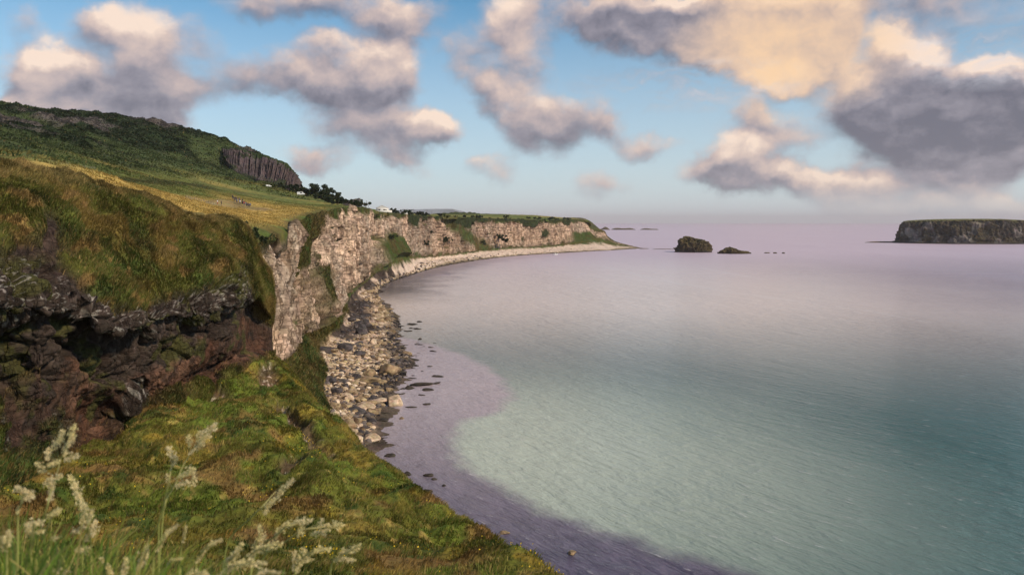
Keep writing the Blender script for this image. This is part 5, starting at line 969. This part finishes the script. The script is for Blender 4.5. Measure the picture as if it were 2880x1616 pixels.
def grass_plant(label, stem, clumps, d_, seed, kind='cocksfoot', cat='grass stem'):
    """stem: crop points from the root up; clumps: (x, y, size, angle) of the flower clusters"""
    r_ = np.random.RandomState(seed); root = cp(stem[0][0], stem[0][1], d_); t = empty('flowering_grass', tuple(root)); set_tag(t, label, cat, 'flowering grasses in front of the viewpoint', 'thing')
    P_ = [cp(x, y, d_+.04*math.sin(k*1.7)) for k, (x, y) in enumerate(stem)]; P_[0] = P_[0]-np.array([0, 0, .25])
    G_, c = tube([p-root for p in P_], .0021, .0009, (.20, .24, .06)); cc_ = np.repeat((np.array([.30, .36, .08])*(1-np.linspace(0, 1, len(G_)))[:, None]+np.array([.62, .54, .26])*np.linspace(0, 1, len(G_))[:, None])[:, None], G_.shape[1], 1)
    link('stem', grid_mesh('stem', G_, {'Col': cc_}, wrap=True), M_stem, t)
    V, Cc = [], []
    axis = P_[-1]-P_[-2]; axis /= np.linalg.norm(axis)
    for (x, y, sz, an) in clumps:
        c0 = cp(x, y, d_+r_.uniform(-.015, .015))-root; L = sz*.13803/F*d_; ax = np.array([math.cos(R(an)), 0, math.sin(R(an))]); 
        n_ = 105 if kind == 'cocksfoot' else 120
        u = r_.rand(n_)-.5; wdt = (.22 if kind == 'cocksfoot' else .07)*(1-(2*u)**2*.8)
        pos = c0+ax*(u*L)[:, None]+(r_.randn(n_, 3)*[.55, .55, .55])*(wdt*L)[:, None]
        dr = ax*.8+r_.randn(n_, 3)*.45; dr /= np.linalg.norm(dr, axis=1, keepdims=True); sd = np.cross(dr, r_.randn(n_, 3)); sd /= np.linalg.norm(sd, axis=1, keepdims=True); l_ = L*(.12+.12*r_.rand(n_))[:, None]; w_ = l_*.24
        V.append(np.stack([pos, pos+dr*l_*.5+sd*w_, pos+dr*l_, pos+dr*l_*.5-sd*w_], 1)); tone = r_.rand(n_, 1); pink = np.clip(r_.rand(), 0, 1)
        Cc.append(np.repeat(((np.array([.95, .80, .42])*(1-tone)+np.array([.66, .62, .28])*tone)*(1-.35*pink)+np.array([.90, .74, .62])*.35*pink)[:, None], 4, 1))
        a0 = int(np.argmin([np.linalg.norm(p-root-c0) for p in P_])) ; sp_ = P_[a0]-root
        if np.linalg.norm(sp_-c0) > L*.3:
            g2, _ = tube([sp_, (sp_+c0)/2+[0, 0, L*.1], c0], .0007, .0004, (0, 0, 0), 5, 8); link('branch', grid_mesh('branch', g2, {'Col': np.full(g2.shape, .25)+[.02, .03, -.12]}, wrap=True), M_stem, t)
    if V: V = np.concatenate(V); link('seed_head', mesh('seed_head', V.reshape(-1, 3), np.arange(len(V)*4).reshape(-1, 4), False, {'Col': np.concatenate(Cc).reshape(-1, 3)}), M_seed, t)
GP_ = [
 ('tallest pale seed head at the left edge, forked into two golden tips', [(262, 1400), (268, 1180), (300, 960), (350, 800), (385, 680), (430, 520), (480, 400), (520, 290)], [(525, 300, 110, 75), (505, 370, 90, 60), (440, 330, 95, 65), (405, 380, 120, 55), (345, 455, 85, 80), (385, 520, 95, 20), (470, 430, 90, 80), (510, 480, 110, 20), (285, 530, 80, -30), (300, 575, 60, 0), (385, 625, 120, 15), (350, 665, 90, 0), (370, 740, 100, 85)], 1.45, 'cocksfoot'),
 ('drooping pale green seed spike right of the tallest one', [(540, 1400), (600, 1150), (640, 980), (620, 850), (575, 740), (520, 640)], [(530, 660, 110, 115), (560, 730, 120, 110), (580, 800, 110, 100)], 1.5, 'cocksfoot'),
 ('loose pinkish flower clusters below the drooping spike', [(650, 1400), (660, 1200), (650, 1050), (640, 960), (655, 880)], [(610, 860, 90, 80), (650, 920, 120, 70), (680, 1000, 110, 80), (600, 930, 90, 90), (565, 1000, 110, 15), (640, 1050, 90, 60), (595, 1140, 110, 5)], 1.35, 'cocksfoot'),
 ('golden seed head with separate tufts in the middle of the slope', [(1000, 1420), (1060, 1180), (1130, 1000), (1200, 800), (1280, 650), (1370, 460), (1450, 360), (1530, 270)], [(1500, 285, 150, 35), (1470, 345, 100, 25), (1432, 315, 50, 80), (1372, 360, 85, 95), (1435, 400, 90, 30), (1390, 435, 60, 45)], 1.7, 'cocksfoot'),
 ('two buff tufts hanging left of the golden seed head', [(1130, 1400), (1150, 1000), (1190, 800), (1230, 620), (1245, 500), (1235, 430)], [(1240, 450, 100, 120), (1265, 510, 70, 60), (1250, 470, 50, 0)], 1.75, 'cocksfoot'),
 ('pale tufts with a green spikelet under the golden seed head', [(1090, 1400), (1190, 830), (1250, 700), (1290, 620), (1350, 580)], [(1345, 590, 130, 30), (1405, 630, 100, 90), (1315, 670, 100, 10), (1210, 630, 60, 80)], 1.65, 'cocksfoot'),
 ('slender leaning cream seed spike over the brown scar', [(1520, 1400), (1640, 1130), (1800, 930), (1900, 830), (2000, 720), (2100, 650)], [(2095, 665, 90, 55), (2045, 710, 110, 50), (2000, 770, 100, 45), (1960, 810, 90, 50), (1930, 850, 90, 70)], 1.8, 'cocksfoot'),
 ('arching greenish seed spike with hanging tufts, lower right of the slope', [(1700, 1420), (1850, 1180), (1990, 1050), (2090, 970), (2210, 935)], [(2180, 940, 120, 5), (2100, 955, 110, 15), (2040, 990, 100, 35), (2010, 1030, 80, 60), (2185, 1000, 90, 95), (2165, 1030, 60, 80)], 1.6, 'cocksfoot'),
 ('rightmost upper seed head with golden tufts', [(1800, 1420), (1880, 1280), (2060, 1090), (2240, 990), (2440, 960)], [(2420, 965, 120, 0), (2320, 960, 80, 60), (2355, 1000, 60, 0), (2300, 1030, 100, 0), (2350, 970, 60, 10)], 1.7, 'cocksfoot'),
 ('upright pale spike with side tufts below the arching one', [(1760, 1420), (1820, 1250), (1850, 1120), (1890, 1000)], [(1888, 1030, 110, 100), (1900, 1080, 80, 70), (1850, 1100, 80, 60), (1870, 1120, 60, 0)], 1.5, 'cocksfoot'),
 ('long nodding pale green spike in the lower right', [(1640, 1420), (1740, 1270), (1830, 1170), (1920, 1120), (2000, 1105)], [(1980, 1112, 110, 0), (1900, 1130, 130, 20), (1840, 1165, 110, 35), (1825, 1200, 70, 60)], 1.45, 'cocksfoot'),
 ('thick cream spike leaning right at the bottom edge', [(1560, 1420), (1620, 1290), (1680, 1210), (1740, 1140)], [(1720, 1160, 120, 60), (1680, 1200, 120, 50), (1650, 1220, 80, 40)], 1.3, 'cocksfoot'),
 ('low cream spike bending right along the bottom edge', [(1540, 1420), (1620, 1310), (1700, 1260), (1880, 1240)], [(1860, 1245, 120, 0), (1770, 1245, 130, 5), (1690, 1265, 130, 25), (1630, 1300, 110, 40)], 1.25, 'cocksfoot'),
 ('small pale head with a nodding tip near the right end', [(2080, 1420), (2140, 1290), (2200, 1200), (2280, 1150), (2370, 1140)], [(2330, 1143, 110, 0), (2270, 1160, 70, 20), (2215, 1180, 100, 110), (2225, 1220, 80, 10), (2130, 1200, 80, 80), (2165, 1260, 110, 80), (2125, 1275, 60, 90)], 1.55, 'cocksfoot'),
 ('last pale seed head at the right end of the row', [(2330, 1420), (2400, 1260), (2470, 1190), (2560, 1140)], [(2560, 1140, 110, 30), (2520, 1160, 90, 20), (2470, 1180, 90, 60), (2450, 1215, 80, 10), (2505, 1215, 90, 0), (2545, 1220, 60, 0)], 1.6, 'cocksfoot'),
 ('smooth dry plume curving over to the right in the centre bottom', [(1040, 1420), (1110, 1240), (1160, 1110), (1200, 1030), (1265, 978)], [(1240, 1000, 110, 38), (1190, 1050, 110, 55), (1160, 1110, 110, 65)], 1.2, 'plume'),
 ('smaller dry plume right of the curving one', [(1380, 1420), (1420, 1260), (1450, 1180), (1510, 1110), (1590, 1080)], [(1560, 1092, 100, 25), (1500, 1125, 110, 40), (1455, 1190, 100, 60)], 1.25, 'plume'),
 ('hooked straw-coloured head at the bottom centre', [(1310, 1420), (1300, 1270), (1280, 1220), (1250, 1215), (1215, 1260)], [(1265, 1218, 90, 10), (1225, 1245, 80, 60)], 1.2, 'plume'),
 ('two reddish flower clusters near the left edge', [(120, 1420), (130, 940), (150, 820), (165, 740)], [(150, 705, 100, -25), (195, 725, 90, -20), (205, 765, 90, 10), (130, 860, 60, 80)], 1.3, 'cocksfoot'),
 ('single pale tuft right of the tall stem', [(330, 1420), (320, 1150), (345, 980), (380, 900)], [(385, 885, 110, 25), (400, 865, 60, 40)], 1.35, 'cocksfoot'),
 ('pair of pale tufts left of the tall stem', [(200, 1420), (225, 1200), (240, 1060), (245, 960)], [(235, 955, 130, 5), (240, 1010, 120, 0), (200, 990, 60, 40)], 1.25, 'cocksfoot'),
 ('blurred pale spike in the lower left corner', [(60, 1420), (50, 1220), (45, 1120), (60, 1040)], [(60, 1060, 100, 80), (40, 1110, 110, 60), (15, 1090, 80, 80)], 1.15, 'cocksfoot'),
 ('cream spike standing at the bottom between the plumes', [(960, 1420), (1010, 1300), (1040, 1220), (1060, 1150)], [(1055, 1170, 100, 80), (1040, 1215, 110, 75), (1010, 1260, 90, 60)], 1.25, 'cocksfoot'),
 ('short pale head low in the bottom centre left', [(880, 1420), (890, 1330), (905, 1260)], [(905, 1260, 110, 80), (895, 1300, 100, 80)], 1.2, 'cocksfoot'),
 ('broken brown head low in the bottom left of centre', [(820, 1420), (790, 1320), (760, 1230)], [(775, 1265, 130, 120), (800, 1300, 100, 130)], 1.2, 'plume'),
 ('thin yellow spike behind the dry plumes', [(1290, 1420), (1310, 1180), (1330, 1080), (1345, 985)], [(1342, 1010, 70, 80), (1330, 1060, 70, 80)], 1.5, 'plume'),
 ('low cream arc on the bottom edge right of centre', [(1800, 1430), (1860, 1330), (1930, 1305), (2020, 1320)], [(1990, 1308, 110, -8), (1920, 1306, 110, 8), (1870, 1325, 90, 35)], 1.2, 'plume'),
 ('buff tuft at the very bottom left', [(430, 1430), (435, 1360), (440, 1300)], [(430, 1300, 110, 0), (460, 1310, 80, 10), (400, 1060, 70, 10)], 1.3, 'cocksfoot'),
 ('pale tuft on the bottom edge beside the low arc', [(1380, 1440), (1400, 1370), (1420, 1320)], [(1420, 1315, 130, 10), (1460, 1325, 90, 0)], 1.2, 'cocksfoot'),
]
for k, (lab, st_, cl_, d_, kd) in enumerate(GP_): grass_plant(lab, st_, cl_, d_, 900+k, kd)
# leaf blades in front: long thin arching leaves, rooted on the ledge at the viewer's feet
def near_blades(n_, seed):
    r_ = np.random.RandomState(seed); V, Fq, Cc = [], [], []; seg = 9
    for k in range(n_):
        px = r_.rand()**1.25*360-15; d_ = r_.uniform(1.1, 2.3); top = np.interp(px, [0, 60, 140, 200, 300, 370], [500, 508, 530, 550, 565, 578])+abs(r_.randn())*22+2
        if top > 590: continue
        a = np.array(pt(px, 640+r_.rand()*60, d_)); b = np.array(pt(px+r_.randn()*28+10, top, d_+r_.randn()*.12)); L = np.linalg.norm(b-a); t = np.linspace(0, 1, seg)[:, None]; bend = np.array([r_.randn()*.5+.2, r_.randn()*.3, 0])*L*.4
        P_ = a+(b-a)*t+bend*(t**2.2)+np.array([0, 0, -1])*np.linalg.norm(bend)*.5*t**3; w = (.0013+.0026*r_.rand())*np.clip(1.15-t, 0.02, 1)**.7; sd = np.array([1, r_.randn()*.6, 0]); sd /= np.linalg.norm(sd)
        o_ = len(V)*0+len(Cc); V += list(P_-sd*w)+list(P_+sd*w); c = np.array([(.16, .26, .035), (.24, .30, .05), (.42, .36, .12), (.10, .17, .03), (.30, .30, .07)][r_.choice(5, p=(.3, .25, .15, .2, .1))])*r_.uniform(.7, 1.2)
        Cc += [c]*(2*seg); Fq += [(o_+j, o_+j+1, o_+seg+j+1, o_+seg+j) for j in range(seg-1)]
    o = link('near_grass', mesh('near_grass', np.array(V), np.array(Fq), True, {'Col': np.array(Cc)}), M_stem); set_tag(o, 'blurred green and straw grass blades right in front of the viewer', 'grass', kind='stuff')
near_blades(900, 77)
# ------------------------------------------------------------------ haze over the sea and the far land
hx = 64000; Vh = [(-hx, -3000, -14), (hx, -3000, -14), (hx, hx, -14), (-hx, hx, -14), (-hx, -3000, 520), (hx, -3000, 520), (hx, hx, 520), (-hx, hx, 520)]
hm = bpy.data.materials.new('haze'); hm.use_nodes = True; hm.node_tree.nodes.clear(); hn = NT(hm.node_tree)
pv = hn.n.new('ShaderNodeVolumePrincipled'); pv.inputs['Color'].default_value = (1.0, .93, .98, 1); pv.inputs['Density'].default_value = 3.2e-5; pv.inputs['Anisotropy'].default_value = 0.0
ho = hn.n.new('ShaderNodeOutputMaterial'); hn.l.new(pv.outputs[0], ho.inputs['Volume'])
o = link('haze', mesh('haze', Vh, [(3, 2, 1, 0), (4, 5, 6, 7), (0, 1, 5, 4), (1, 2, 6, 5), (2, 3, 7, 6), (3, 0, 4, 7)], False), hm); set_tag(o, kind='stuff')
